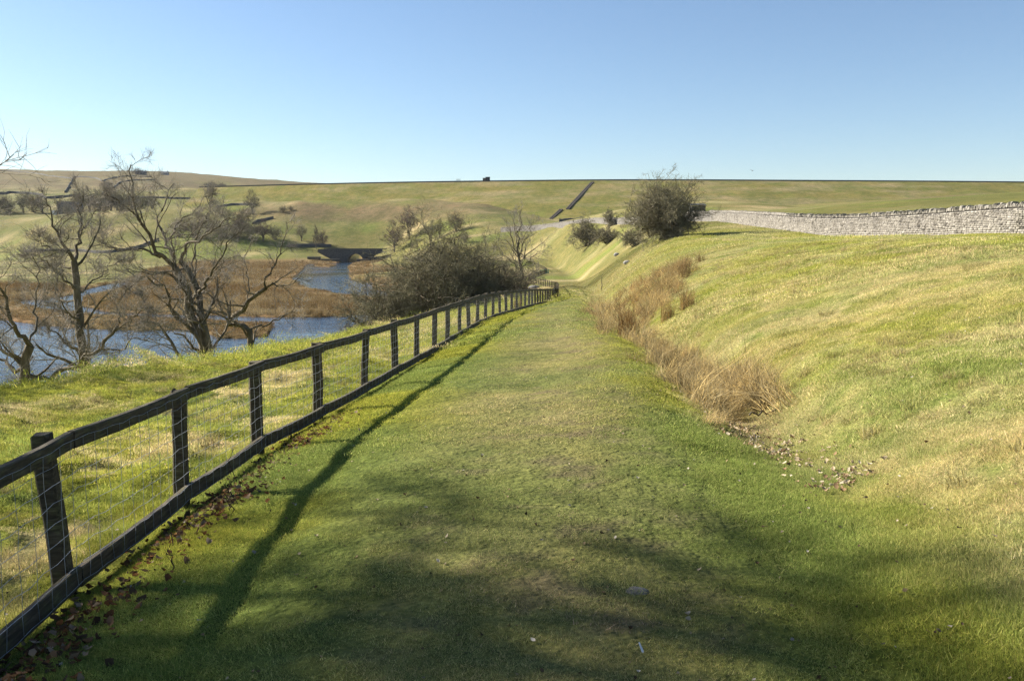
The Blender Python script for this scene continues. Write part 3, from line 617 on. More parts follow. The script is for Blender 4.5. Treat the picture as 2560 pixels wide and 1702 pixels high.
def place_rail(p, q, hgt, th, name, seed, parent, org):
    o = obj(name, rail_mesh(p, q, hgt, th, name, seed), parent); d = Vector(q) - Vector(p)
    x = d.normalized(); y = Vector((0, 0, 1)).cross(x).normalized(); z = x.cross(y)
    o.matrix_local = Matrix.Translation(Vector(p) - org) @ Matrix((x, y, z)).transposed().to_4x4(); return o
def build_fence():
    r = random.Random(7); base = []
    for (u, y) in POST_U: x = (u - 1280) / FPX * y * (1.0 + .06 / y * 5); x = float(X_FEN(y)) * .75 + x * .25; base.append(Vector((x, y, hz(x, y))))
    zs = np.array([b.z for b in base]); zs = np.convolve(np.pad(zs, 1, mode='edge'), [.25, .5, .25], 'valid')
    for b, z in zip(base, zs): b.z = float(z)
    org = base[1].copy(); root = empty('timber_fence', tuple(org), 'dark weathered post and rail fence with wire netting beside the grass path', 'fence')
    nrm = []
    for i in range(len(base)):
        t = base[min(i + 1, len(base) - 1)] - base[max(i - 1, 0)]; nrm.append(Vector((t.y, -t.x, 0)).normalized())
    tilt = [(.03, -.06), (-.085, .0), (.02, .01), (-.01, 0), (-.005, 0), (.045, -.02)]
    for i, b in enumerate(base):
        o = obj('post', POSTS[i % 5], root); o.location = b - org; a = math.atan2(nrm[i].y, nrm[i].x)
        tx = tilt[i] if i < len(tilt) else (r.uniform(-.035, .035), r.uniform(-.03, .03)); o.rotation_euler = (tx[1], tx[0], a + r.uniform(-.06, .06)); o.scale = (r.uniform(.92, 1.05), r.uniform(.92, 1.05), r.uniform(.97, 1.02))
    top = [b + n * .083 + Vector((0, 0, .965 + r.uniform(-.012, .012))) for b, n in zip(base, nrm)]
    bot = [b + n * .083 + Vector((0, 0, .13 + r.uniform(-.015, .015))) for b, n in zip(base, nrm)]
    seg = 1
    for pts, h, nm in ((top, .105, 'top_rail'), (bot, .125, 'bottom_rail')):
        for i in range(len(pts) - 1):
            d = (pts[i + 1] - pts[i]); e = .0 
            place_rail(pts[i] + d * .004, pts[i + 1] - d * .004 + Vector((0, 0, r.uniform(-.012, .012))), h, .05, nm, i * 3 + len(nm), root, org)
    # netting: line wires and stay wires on the path side, strand by strand
    lines = []; hs = [.10, .22, .335, .45, .565, .68, .79, .90, .985]
    nn = 22
    for i in range(0, len(base) - 1):
        for h in hs:
            a = base[i] + nrm[i] * .116; b = base[i + 1] + nrm[i + 1] * .116; n = 13
            pl = [[(1 - s) * a.x + s * b.x, (1 - s) * a.y + s * b.y, (1 - s) * a.z + s * b.z + h + .012 * math.sin(s * 40 + i + h * 9) * r.uniform(.3, 1) + (-.02 * math.sin(math.pi * s))] for s in [k / (n - 1) for k in range(n)]]
            lines.append(pl)
    rad = .0019; groups = [(np.array(lines), np.full((len(lines), 13), rad))]
    stays = []
    for i in range(0, nn):
        a = base[i] + nrm[i] * .118; b = base[i + 1] + nrm[i + 1] * .118; m = 12
        for k in range(m):
            s = (k + .5 + r.uniform(-.12, .12)) / m; p = a.lerp(b, s); wob = [r.uniform(-.014, .014) for _ in hs]
            dirv = (b - a).normalized(); stays.append([[p.x + dirv.x * w, p.y + dirv.y * w, p.z + h - .02 * math.sin(math.pi * s)] for w, h in zip(wob, hs)])
    groups.append((np.array(stays), np.full((len(stays), len(hs)), rad * .9)))
    V, F = tubes(groups, 3); obj('wire_netting', mesh_np('wire_netting', V - np.array(org), F, M['wire']), root)
    return base, nrm
FBASE, FNRM = build_fence()
def build_far_fence():
    pts = [(3.34, 70.3), (4.1, 80), (5.0, 96), (6.0, 116), (6.7, 139), (5.2, 156), (3.4, 175), (6.3, 210), (10.0, 262), (6.0, 300), (1.0, 330)]
    line, t = frame_line(pts, step=.25); step = 2.3; idx = [int(k * step / .25) for k in range(1, int(t[-1] / step))]
    b = [Vector((line[i, 0], line[i, 1], hz(line[i, 0], line[i, 1]))) for i in idx]; org = b[0].copy(); r = random.Random(3)
    root = empty('timber_fence', tuple(org), 'distant zigzag stretch of the timber fence where the path bends out of sight', 'fence')
    for i, p in enumerate(b):
        o = obj('post', POSTS[i % 5], root); o.location = p - org; o.rotation_euler = (r.uniform(-.04, .04), r.uniform(-.04, .04), r.uniform(0, 1.5)); o.scale = (1.15, 1.15, 1.05)
    for z, nm, h in ((.965, 'top_rail', .11), (.13, 'bottom_rail', .13)):
        for i in range(len(b) - 1):
            d = b[i + 1] - b[i]; n = Vector((d.y, -d.x, 0)).normalized() * .09
            if d.length < 3.2: place_rail(b[i] + n + Vector((0, 0, z)), b[i + 1] + n + Vector((0, 0, z)), h, .05, nm, i, root, org)
    e = empty('field_gate', (8.7, 236, hz(8.7, 236)), 'small teal green metal gate set in the distant zigzag fence', 'gate'); e.rotation_euler.z = -.25
    for k in range(5): obj('gate_bar', MB().box((-1.2, -.04, .18 + k * .24), (1.2, .04, .27 + k * .24)).mesh('gate_bar', M['paint']), e)
    for k in (-1, 0, 1): obj('gate_upright', MB().box((k * 1.15 - .06, -.1, 0), (k * 1.15 + .06, -.041, 1.3)).mesh('gate_upright', M['paint']), e)
build_far_fence()

# ------------------------------------------------------------------ bridge
def build_bridge():
    y0 = 424.0; px = lambda u, v: P(u, v, y0)
    ctr = Vector(px(875, 655)); root = empty('stone_bridge', tuple(ctr), 'dark single-arched stone bridge over the stream in the middle distance', 'bridge')
    def q(u, v): p = px(u, v); return (p[0] - ctr.x, p[2] - ctr.z)
    arch = []
    l, rr, cr, sp = q(855.5, 0)[0], q(895, 0)[0], q(875, 634.6)[1], q(875, 652)[1]
    n = 18
    for i in range(n + 1):
        a = math.pi * (1 - i / n); arch.append(((l + rr) / 2 + (rr - l) / 2 * math.cos(a), sp + (cr - sp) * math.sin(a)))
    low = q(875, 662)[1]
    outer_l = [q(795, 623), q(795, 631), q(815, 642), q(835, 651), (q(838, 0)[0], low), (l, low)]
    outer_r = [(rr, low), (q(900, 0)[0], low), q(902, 651), q(925, 641), q(952, 632), q(952, 623)]
    top = [(arch[i][0], q(0, 623)[1]) for i in range(len(arch))]
    D = 5.5
    def face(y):
        V = []; F = []
        Lp = outer_l + [arch[0]]; V += [(a, y, b) for a, b in Lp] + [(arch[0][0], y, q(0, 623)[1])]; F.append(tuple(range(len(V))))
        k = len(V); Rp = [arch[-1]] + outer_r; V += [(a, y, b) for a, b in Rp] + [(arch[-1][0], y, q(0, 623)[1])]; F.append(tuple(range(k, len(V))))
        k = len(V); V += [(a, y, b) for a, b in arch] + [(a, y, b) for a, b in top]; m = len(arch)
        for i in range(m - 1): F.append((k + i, k + i + 1, k + m + i + 1, k + m + i))
        return V, F
    m = MB(); V, F = face(0); m.add(V, F); V2, F2 = face(D); m.add(V2, [f[::-1] for f in F2]); obj('spandrel', m.mesh('spandrel', M['dark']), root)
    s = MB(); sof = [(l, low)] + arch + [(rr, low)]
    for a, b in zip(sof[:-1], sof[1:]): s.add([(a[0], 0, a[1]), (b[0], 0, b[1]), (b[0], D, b[1]), (a[0], D, a[1])], [(0, 1, 2, 3)])
    obj('arch_barrel', s.mesh('arch_barrel', M['dark'], (1.4, 1.35, 1.2)), root)
    g = MB(); 
    for i in range(len(arch) - 1):
        a, b = Vector((arch[i][0], arch[i][1])), Vector((arch[i + 1][0], arch[i + 1][1])); c = Vector(((l + rr) / 2, sp)); ao = a + (a - c).normalized() * .55; bo = b + (b - c).normalized() * .55
        g.add([(a.x, -.12, a.y), (b.x, -.12, b.y), (bo.x, -.12, bo.y), (ao.x, -.12, ao.y), (a.x, 0, a.y), (b.x, 0, b.y), (bo.x, 0, bo.y), (ao.x, 0, ao.y)], [(0, 1, 2, 3), (3, 2, 6, 7), (0, 4, 5, 1)])
    obj('arch_ring', g.mesh('arch_ring', M['dark'], (1.25, 1.2, 1.15)), root)
    xa, xb, zt = q(794, 0)[0], q(953, 0)[0], q(0, 623)[1]
    obj('parapet_coping', MB().box((xa, -.15, zt + .002), (xb, .45, zt + .28)).mesh('parapet_coping', M['dark'], (1.1, 1.1, 1.05)), root); obj('parapet_coping', MB().box((xa, D - .45, zt + .002), (xb, D + .15, zt + .28)).mesh('parapet_coping', M['dark'], (1.1, 1.1, 1.05)), root)
    z0 = q(0, 630)[1]; obj('road_deck', MB().box((xa, .46, z0 - .3), (xb, D - .46, z0)).mesh('road_deck', M['grey'], (.6, .6, .55)), root)
    for (ua, ub, va, nm, lab) in ((806, 853, 648.5, 'wing_wall', None), (896, 925, 648.5, 'wing_wall', None), (774, 806, 643, 'bank_wall', None), (923, 957, 643.5, 'bank_wall', None)):
        a, b = q(ua, va), q(ub, va); w = MB().box((a[0], -4.5, low - 1), (b[0], -3.7, a[1]), .08, random.Random(4)); o = obj(nm, w.mesh(nm, M['dark'], (.8, .8, .8)), root)
        obj('wall_coping', MB().box((a[0] - .1, -4.65, a[1] + .1), (b[0] + .1, -3.5, a[1] + .38)).mesh('wall_coping', M['grey'], (.55, .55, .5)), o)
build_bridge()
# road fence left and right of the bridge
def road_fence(us, v, y, label):
    p = [P(u, v, y) for u in us]; r = random.Random(2); org = Vector((p[0][0], y, hz(p[0][0], y))); root = empty('rail_fence', tuple(org), label, 'fence'); tops = []
    x0, x1 = p[0][0], p[-1][0]; n = int(abs(x1 - x0) / 2.6) + 1
    for i in range(n + 1):
        x = x0 + (x1 - x0) * i / n; z = hz(x, y); o = obj('post', POSTS[i % 5], root); o.location = Vector((x, y, z)) - org; o.scale = (1.3, 1.3, 1.15); tops.append(Vector((x, y - .1, z)))
    for h in (.55, 1.05):
        for i in range(n): place_rail(tops[i] + Vector((0, 0, h)), tops[i + 1] + Vector((0, 0, h)), .12, .05, 'rail', i, root, org)
road_fence((600, 690, 794), 627, 436, 'low timber rail fence on the bank left of the bridge')
road_fence((953, 985, 1020), 627, 436, 'short timber rail fence right of the bridge under purple trees')

# ------------------------------------------------------------------ bare trees
def grow(PL, RD, m, ratio, ang, crook, up, n, rng, tmin=.2, rr=.55, rmin=.004, lmin=.05, lmax=9.):
    B, n0, _ = PL.shape; Ls = np.linalg.norm(np.diff(PL, axis=1), axis=2).sum(1)
    t = tmin + (1 - tmin) * (np.arange(m)[None] + rng.random((B, m))) / m; f = t * (n0 - 1); i = np.minimum(f.astype(int), n0 - 2); g = (f - i)[..., None]; bi = np.arange(B)[:, None]
    p = PL[bi, i] * (1 - g) + PL[bi, i + 1] * g; T = PL[bi, i + 1] - PL[bi, i]; T /= np.linalg.norm(T, axis=2, keepdims=True) + 1e-9
    rad = RD[bi, i] * (1 - g[..., 0]) + RD[bi, i + 1] * g[..., 0]
    q = rng.normal(size=T.shape); q -= (q * T).sum(-1, keepdims=True) * T; q /= np.linalg.norm(q, axis=2, keepdims=True) + 1e-9
    a = rng.normal(ang, .22, (B, m, 1)); d = np.cos(a) * T + np.sin(a) * q; d[..., 2] += up; d /= np.linalg.norm(d, axis=2, keepdims=True)
    ln = np.clip(Ls[:, None] * ratio * (1.2 - .7 * t) * rng.uniform(.55, 1.35, (B, m)), lmin, lmax)
    p = p.reshape(-1, 3); d = d.reshape(-1, 3); ln = ln.reshape(-1, 1); r0 = np.maximum(np.minimum(rad.reshape(-1) * rr, ln[:, 0] * .035 + rmin), rmin)
    out = [p]
    for k in range(n - 1):
        d = d + rng.normal(0, crook, d.shape); d[:, 2] += up * .35; d /= np.linalg.norm(d, axis=1, keepdims=True); p = p + d * ln / (n - 1); out.append(p)
    return np.stack(out, 1), r0[:, None] * np.linspace(1, .35, n)[None]
def limb(pts, r0, r1, rng, n=14, jit=.02):
    p = np.array(pts, float); s = np.concatenate([[0], np.cumsum(np.linalg.norm(p[1:] - p[:-1], axis=1))]); t = np.linspace(0, s[-1], n)
    q = np.stack([table(s, p[:, k], 0, s[-1], 400)(t) for k in range(3)], 1) if len(p) > 2 else np.stack([np.interp(t, s, p[:, k]) for k in range(3)], 1)
    q[1:-1] += rng.normal(0, jit * s[-1] / n, (n - 2, 3)); return q[None], np.linspace(r0, r1, n)[None]
def tree_obj(name, loc, limbs, lv, label, cat, group=None, mats=('bark', 'twig'), seed=0, sides=(7, 4, 3)):
    """limbs: list of (PL, RD) in world space; lv: growth levels"""
    rng = np.random.default_rng(seed); root = empty(name, loc, label, cat, group); o = np.array(loc)
    V, F = tubes(limbs, sides[0]); obj('trunk', mesh_np('trunk', V - o, F, M[mats[0]], True), root)
    par = [(np.concatenate([l[0] for l in limbs if l[0].shape[1] == 14]), np.concatenate([l[1] for l in limbs if l[0].shape[1] == 14]))]; allb = []
    cur = par[0]
    for i, kw in enumerate(lv):
        nxt = grow(cur[0], cur[1], rng=rng, **kw); allb.append(nxt); cur = nxt
    V1, F1 = tubes(allb[:1], sides[1]); V2, F2 = tubes(allb[1:], sides[2]); 
    obj('branches', mesh_np('branches', V1 - o, F1, M[mats[0]], True), root); obj('crown', mesh_np('crown', V2 - o, F2, M[mats[1]]), root)
    return root
def px_limb(pts, y, r0, r1, rng, jit=.22):                     # limb through picture points at distance y (third value: nearer or farther)
    return limb([P(p[0], p[1], y + (p[2] if len(p) > 2 else 0)) for p in pts], r0 * .74, r1, rng, 14, jit)
def z1(x, y, d=0): return (x / 2.9475, 300 + y / 2.9475, d)
def z6(x, y, d=0): return (x / 4.356, 600 + y / 4.356, d)
LV_TREE = [dict(m=9, ratio=.40, ang=.85, crook=.20, up=.10, n=9, rr=.45, rmin=.012), dict(m=7, ratio=.55, ang=.8, crook=.2, up=.12, n=6, rr=.42, rmin=.007), dict(m=8, ratio=.6, ang=.65, crook=.18, up=.14, n=4, rr=.5, rmin=.005, lmin=.32)]
def near_trees():
    r = np.random.default_rng(11)
    # the large spreading tree
    y = 38.0; b = P(512, 945, y); g = hz(b[0], y)
    T = [(510, 960, 0), (508, 915, 0), z1(1490, 1560), z1(1440, 1450), z1(1400, 1330), z1(1350, 1200), z1(1290, 1090)]
    base = P(512, 905, y); foot = (base[0] + .1, y, g - .3)
    main = limb([foot] + [P(u, v, y + d) for u, v, d in T[1:]], .31, .15, r, 14, .15)
    S2 = limb([foot] + [P(*z1(1500, 1520)[:2], y + .2), P(*z1(1475, 1400)[:2], y + .4), P(*z1(1470, 1300)[:2], y + .5), P(*z1(1420, 1200)[:2], y + .8), P(*z1(1385, 1110)[:2], y + .9), P(*z1(1330, 1040)[:2], y + 1)], .22, .13, r, 14, .15)
    Ls = [main, S2,
      px_limb([z1(1290, 1090), z1(1180, 1010, -.4), z1(1120, 930, -.8), z1(1090, 830, -1), z1(1040, 760, -1.2), z1(985, 700, -1.2), z1(990, 590, -1), z1(978, 470, -1), z1(965, 330, -.8)], y, .13, .02, r),
      px_limb([z1(1040, 760, -1.2), z1(950, 660, -1.7), z1(860, 590, -2.2), z1(780, 540, -2.6)], y, .06, .012, r),
      px_limb([z1(1180, 1010, -.4), z1(1080, 970, -1.2), z1(960, 960, -1.8), z1(840, 950, -2.4), z1(740, 900, -3)], y, .085, .014, r),
      px_limb([z1(1290, 1080), z1(1260, 960, .6), z1(1210, 880, 1), z1(1190, 800, 1.2), z1(1170, 740, 1.4), z1(1200, 650, 1.6), z1(1235, 560, 1.8), z1(1280, 470, 2)], y, .12, .018, r),
      px_limb([z1(1210, 880, 1), z1(1290, 830, 1.8), z1(1330, 740, 2.2), z1(1420, 680, 2.6), z1(1500, 560, 3)], y, .06, .012, r),
      px_limb([z1(1330, 1040, 1), z1(1340, 960, .5), z1(1380, 890, 0), z1(1440, 880, -.6), z1(1530, 850, -1), z1(1600, 780, -1.4), z1(1690, 720, -1.8)], y, .11, .016, r),
      px_limb([z1(1440, 880, -.6), z1(1490, 780, -.8), z1(1540, 660, -.8), z1(1520, 560, -1)], y, .055, .012, r),
      px_limb([z1(1390, 1120, .9), z1(1430, 1000, 1.4), z1(1445, 910, 1.9), z1(1500, 850, 2.2), z1(1560, 790, 2.6)], y, .08, .012, r),
      px_limb([z1(1470, 1300, .5), z1(1530, 1180, -.2), z1(1600, 1040, -.8), z1(1660, 960, -1.2), z1(1700, 880, -1.4), z1(1800, 800, -1.8)], y, .09, .014, r),
      px_limb([z1(1350, 1200), z1(1270, 1150, -.8), z1(1150, 1130, -1.6), z1(1020, 1120, -2.2), z1(900, 1110, -2.8)], y, .075, .012, r),
      px_limb([z1(1440, 1560, -.2), z1(1340, 1470, -.6), z1(1260, 1390, -1), z1(1220, 1250, -1.4), z1(1140, 1190, -1.8), z1(1000, 1160, -2.4), z1(930, 1090, -2.6)], y, .12, .014, r),
      px_limb([z1(1490, 1540, .4), z1(1540, 1420, .8), z1(1590, 1330, 1.2), z1(1610, 1220, 1.5), z1(1600, 1120, 1.8), z1(1700, 1060, 2.2)], y, .11, .014, r)]
    tree_obj('bare_tree', foot, Ls, [dict(LV_TREE[0], m=9), dict(LV_TREE[1], m=8), dict(LV_TREE[2], m=9)], 'largest bare tree on the left bank, spreading from a forked trunk before the water', 'tree', seed=21)
    # the crooked low tree to its right
    y = 40.0; b = P(640, 870, y); foot = (b[0], y, hz(b[0], y) - .3)
    Ls = [limb([foot, P(628, 880, y), P(*z1(1850, 1560)[:2], y), P(*z1(1700, 1500)[:2], y), P(*z1(1780, 1400)[:2], y - .3), P(*z1(1880, 1310)[:2], y - .6), P(*z1(1960, 1240)[:2], y - .8)], .17, .09, r, 14, .2),
      px_limb([z1(1960, 1240, -.8), z1(1965, 1180, -1), z1(2000, 1100, -1), z1(2060, 1000, -1), z1(2095, 890, -1.2), z1(2110, 750, -1.4)], y, .07, .012, r),
      px_limb([z1(1960, 1240, -.8), z1(2030, 1210, -1.2), z1(2100, 1225, -1.6), z1(2180, 1190, -2), z1(2240, 1120, -2.2)], y, .055, .01, r),
      px_limb([z1(1780, 1400, -.3), z1(1840, 1250, .4), z1(1820, 1120, .8), z1(1800, 1000, 1), z1(1850, 900, 1.2)], y, .06, .01, r),
      px_limb([z1(1850, 1540), z1(1960, 1500, .6), z1(2100, 1440, 1), z1(2180, 1390, 1.2), z1(2150, 1300, 1.4)], y, .07, .01, r),
      px_limb([z1(1700, 1500), z1(1620, 1400, -.5), z1(1600, 1300, -.8), z1(1660, 1200, -1.2)], y, .06, .01, r)]
    tree_obj('bare_tree', foot, Ls, [dict(LV_TREE[0], m=8), dict(LV_TREE[1], m=6), dict(LV_TREE[2], m=5)], 'low crooked bare tree leaning right beside the largest bank tree', 'tree', seed=22)
    # upright tree left of centre
    y = 33.0; b = P(224, 940, y); foot = (b[0], y, hz(b[0], y) - .3)
    Ls = [limb([foot, P(218, 925, y), P(207, 870, y), P(*z1(590, 1450)[:2], y), P(*z1(570, 1320)[:2], y), P(*z1(560, 1150)[:2], y), P(*z1(545, 1040)[:2], y)], .24, .12, r, 14, .12),
      px_limb([z1(545, 1040), z1(515, 980, -.3), z1(470, 920, -.6), z1(430, 840, -.8), z1(400, 750, -1), z1(375, 650, -1.2), z1(340, 570, -1.2)], y, .10, .014, r),
      px_limb([z1(545, 1040), z1(570, 940, .4), z1(590, 850, .6), z1(600, 740, .8), z1(595, 640, 1), z1(615, 560, 1)], y, .10, .016, r),
      px_limb([z1(590, 850, .6), z1(640, 760, 1.2), z1(690, 690, 1.6), z1(760, 640, 2)], y, .05, .01, r),
      px_limb([z1(520, 985, -.3), z1(440, 960, -1), z1(330, 930, -1.6), z1(260, 880, -2)], y, .06, .01, r),
      px_limb([z1(555, 1120), z1(480, 1080, .6), z1(400, 1060, 1), z1(280, 1040, 1.4), z1(150, 1050, 1.8)], y, .07, .012, r),
      px_limb([z1(565, 1250), z1(470, 1180, -1), z1(380, 1100, -1.6), z1(330, 1020, -2), z1(220, 990, -2.4)], y, .07, .012, r),
      px_limb([z1(570, 1340), z1(450, 1330, .8), z1(330, 1370, 1.4), z1(180, 1370, 2)], y, .06, .01, r),
      px_limb([z1(565, 1300), z1(640, 1220, .6), z1(740, 1160, 1), z1(800, 1080, 1.4), z1(900, 1030, 1.8)], y, .06, .01, r),
      px_limb([z6(850, 1200), z6(720, 1120, -.6), z6(600, 1010, -1), z6(510, 960, -1.4)], y, .09, .012, r), px_limb([z6(860, 1010), z6(790, 850, .5), z6(640, 700, 1), z6(600, 560, 1.2)], y, .06, .01, r)]
    tree_obj('bare_tree', foot, Ls, [dict(LV_TREE[0], m=9), dict(LV_TREE[1], m=8), dict(LV_TREE[2], m=9)], 'upright bare tree with a tall single trunk, second from the left edge', 'tree', seed=23)
    # leftmost tree in view with the long slanting limb
    y = 30.0; b = P(62, 955, y); foot = (b[0], y, hz(b[0], y) - .3)
    Ls = [limb([foot, P(62, 944, y), P(66, 910, y), P(69, 887, y), P(76, 864, y)], .22, .15, r, 14, .12),
      px_limb([(76, 864), (60, 845, -.4), (46, 830, -.6), (25, 788, -1), (14, 756, -1.2), (-4, 725, -1.4), (-20, 680, -1.6)], y, .12, .03, r),
      px_limb([(66, 905), (50, 926, .3), (20, 905, .8), (-10, 885, 1.2), (-60, 840, 1.8)], y, .1, .02, r), px_limb([(72, 870), (86, 820, .4), (84, 760, .8), (95, 700, 1), (80, 640, 1.2)], y, .07, .012, r),
      px_limb([(70, 938), (104, 943, -.2), (150, 930, -.5), (200, 908, -.8), (245, 872, -1), (294, 815, -1.2)], y, .11, .05, r), px_limb([(294, 815, -1.2), (300, 790, -1.2), (292, 770, -1.3), (305, 740, -1.4), (330, 715, -1.5)], y, .045, .01, r),
      px_limb([(285, 825, -1.2), (330, 800, -1.5), (360, 770, -1.8), (385, 765, -2)], y, .04, .01, r), px_limb([(250, 868, -1), (300, 880, -1.4), (330, 850, -1.8), (400, 850, -2.2)], y, .045, .01, r)]
    tree_obj('bare_tree', foot, Ls, [dict(LV_TREE[0], m=8), dict(LV_TREE[1], m=8), dict(LV_TREE[2], m=9)], 'bare tree at the left edge with a long mossy limb slanting right', 'tree', seed=24)
near_trees()
# two big trees just outside the frame on the left; their crowns shade the foreground and twigs reach into view
def shade_tree(x, y, H, label, seed, lean=(0, 0), spread=.5, lv=None, tf=.42):
    r = np.random.default_rng(seed); z = hz(x, y) - .3; f = np.array((x, y, z)); Ls = [limb([f, f + (lean[0] * .1, lean[1] * .1, H * tf * .5), f + (lean[0] * .3, lean[1] * .3, H * tf)], min(.36, H * .032), min(.24, H * .021), r, 14, .3)]
    top = Ls[0][0][0][-1]
    for k in range(8):
        a = k * 2.4 + r.uniform(-.3, .3); s = spread * H * r.uniform(.7, 1.15); h = H * (1 - tf) * r.uniform(.75, 1.05); st = Ls[0][0][0][9 + k % 5]; d = np.array((math.cos(a), math.sin(a), 0))
        Ls.append(limb([st, st + d * s * .25 + (0, 0, h * .32), st + d * s * .6 + (0, 0, h * .62), st + d * s * .9 + (lean[0] * .3, lean[1] * .3, h * .95)], min(.14, H * .013), .02, r, 14, .5))
    return tree_obj('bare_tree', tuple(f), Ls, lv or [dict(LV_TREE[0], m=10, rr=.6, rmin=.02), dict(LV_TREE[1], m=8, rmin=.010), dict(LV_TREE[2], m=7, rmin=.006)], label, 'tree', seed=seed)
shade_tree(-15.4, 18.6, 9.0, 'bare tree left of the frame, its twig tips entering at the left edge', 31, (.3, -.2), .42)
shade_tree(-18.9, 8.5, 25.0, 'very tall bare tree beyond the left edge that shades the near grass', 32, (1.0, -.6), .17, [dict(m=12, ratio=.38, ang=.85, crook=.2, up=.05, n=8, rr=.5, rmin=.04), dict(m=9, ratio=.5, ang=.85, crook=.24, up=.04, n=5, rr=.55, rmin=.028), dict(m=6, ratio=.6, ang=.8, crook=.22, up=.04, n=3, rr=.6, rmin=.018, lmin=.4)], .62)

def bush(name, x, y, H, Wd, label, cat, seed, mats=('bark', 'haw'), stems=9, m=(8, 7, 6), lean=(0, 0), group=None, crook=.34, rmin=.006, z=None, depth=None):
    r = np.random.default_rng(seed); z = hz(x, y) - .15 if z is None else z; f = np.array((x, y, z)); Ls = []; depth = depth or Wd
    for k in range(stems):
        a = k * 2.39996 + r.uniform(-.4, .4); q = math.sqrt((k + .5) / stems) * .5; d = np.array((math.cos(a) * Wd * q, math.sin(a) * depth * q, 0)); h = H * math.sqrt(max(.12, 1 - (q / .56) ** 2)) * r.uniform(.68, .92); ln = np.array((lean[0], lean[1], 0))
        st = f + d * .12
        Ls.append(limb([st, st + d * .25 + ln * .2 + (0, 0, h * .35), st + d * .6 + ln * .6 + (0, 0, h * .7), st + d * .92 + ln + (0, 0, h)], H * r.uniform(.014, .024), rmin * 2, r, 14, .9))
    lv = [dict(m=m[0], ratio=.38, ang=.95, crook=crook, up=.06, n=7, rr=.55, rmin=rmin * 1.6, lmax=H * .5), dict(m=m[1], ratio=.5, ang=.9, crook=crook, up=.03, n=5, rr=.6, rmin=rmin * 1.2, lmin=H * .05), dict(m=m[2], ratio=.6, ang=.85, crook=crook, up=.05, n=3, rr=.7, rmin=rmin, lmin=H * .04)]
    return tree_obj(name, tuple(f), Ls, lv, label, cat, group, mats, seed + 500, (6, 4, 3))
# hawthorns on the right bank
def at_ground(u, y): x = (u - 1280) / FPX * y; return x, y
def bush_px(name, u, v, hp, wp, label, cat, seed, **kw):
    g = ground_at(u, v, 60, 400); k = g[1] / FPX; return bush(name, g[0], g[1], hp * k, wp * k, label, cat, seed, rmin=max(.011, .00011 * g[1]), **kw)
bush('hawthorn_tree', *at_ground(1666, 96), 6.9, 7.8, 'large dense hawthorn tree standing at the top of the right bank by the pale wall', 'tree', 51, stems=24, m=(11, 9, 8), lean=(-.7, 0), rmin=.013)
bush_px('hawthorn_tree', 1472, 613, 72, 70, 'low dark hawthorn left of the large one, leaning left over the slope', 'tree', 52, stems=13, m=(9, 8, 7), lean=(-1.2, 0))
bush_px('hawthorn_tree', 1526, 566, 46, 38, 'small thin hawthorn in front of the dark wall below the dam', 'tree', 53, stems=8, m=(8, 7, 6))
bush_px('hawthorn_tree', 1588, 614, 50, 62, 'low straggling hawthorn between the large hawthorn and the small ones', 'tree', 54, stems=11, m=(9, 7, 6), lean=(-.8, 0))
bush_px('hawthorn_tree', 1520, 608, 44, 86, 'grey scrubby thorn thicket low on the right bank', 'bush', 55, stems=13, m=(9, 7, 6), lean=(-.6, 0))
# thicket left of the path below the fence
bush('hawthorn_bush', -6.0, 74, 10.2, 9.0, 'big tangled hawthorn thicket below the fence hiding the pool', 'bush', 56, stems=24, m=(12, 9, 8), rmin=.013, z=-6.6)
bush('hawthorn_bush', -10.2, 71, 7.2, 6.8, 'left shoulder of hawthorn scrub reaching toward the water below the fence', 'bush', 57, stems=17, m=(11, 9, 7), rmin=.012, z=-7.6)
bush('hawthorn_bush', -2.4, 78, 7.4, 6.8, 'right shoulder of hawthorn scrub just behind the fence line', 'bush', 58, stems=17, m=(11, 9, 7), rmin=.013, z=-6.2)
bush('shrub', -.3, 92, 4.6, 5.2, 'purplish bare shrub between the hawthorn thicket and the tall tree', 'bush', 59, ('bark', 'alder'), 12, (9, 8, 7), rmin=.012)
# tall slender tree at the bend of the fence
def tall_tree():
    r = np.random.default_rng(61); x, y = (1298 - 1280) / FPX * 138, 138.0; z = hz(x, y) - .3; f = np.array((x, y, z)); K = 1.34; Ls = [limb([f, f + (.05, 0, 3 * K), f + (-.15, 0, 5.5 * K), f + (.1, 0, 8.5 * K), f + (.3, 0, 11 * K)], .30, .05, r, 14, .2)]
    for k, (h0, dx, dy, h1) in enumerate([(2.6, 2.6, .8, 4.4), (2.9, -2.8, .5, 5.2), (3.1, 1.0, -1.6, 8.2), (3.4, -1.1, 1.0, 9.0), (3.9, 3.4, .4, 7.0), (4.2, -3.6, -.6, 7.4), (4.6, .8, 1.8, 9.6), (5.2, -1.6, -1.2, 9.8), (5.6, 1.9, -.5, 10.0), (6.4, -.9, .6, 10.8), (1.8, 3.2, .3, 3.0), (2.2, -3.9, .2, 4.2)]):
        h0, dx, dy, h1 = h0 * K, dx * 1.25, dy * 1.25, h1 * K; s = f + (0, 0, h0); Ls.append(limb([s, s + (dx * .35, dy * .35, (h1 - h0) * .35), s + (dx * .75, dy * .75, (h1 - h0) * .75), s + (dx, dy, h1 - h0)], .10, .015, r, 14, .4))
    tree_obj('bare_tree', tuple(f), Ls, [dict(LV_TREE[0], m=9, ratio=.36, rmin=.016), dict(LV_TREE[1], m=7, rmin=.012), dict(LV_TREE[2], m=5, rmin=.010)], 'tall slender bare tree at the bend of the fence in the middle distance', 'tree', seed=62)
tall_tree()
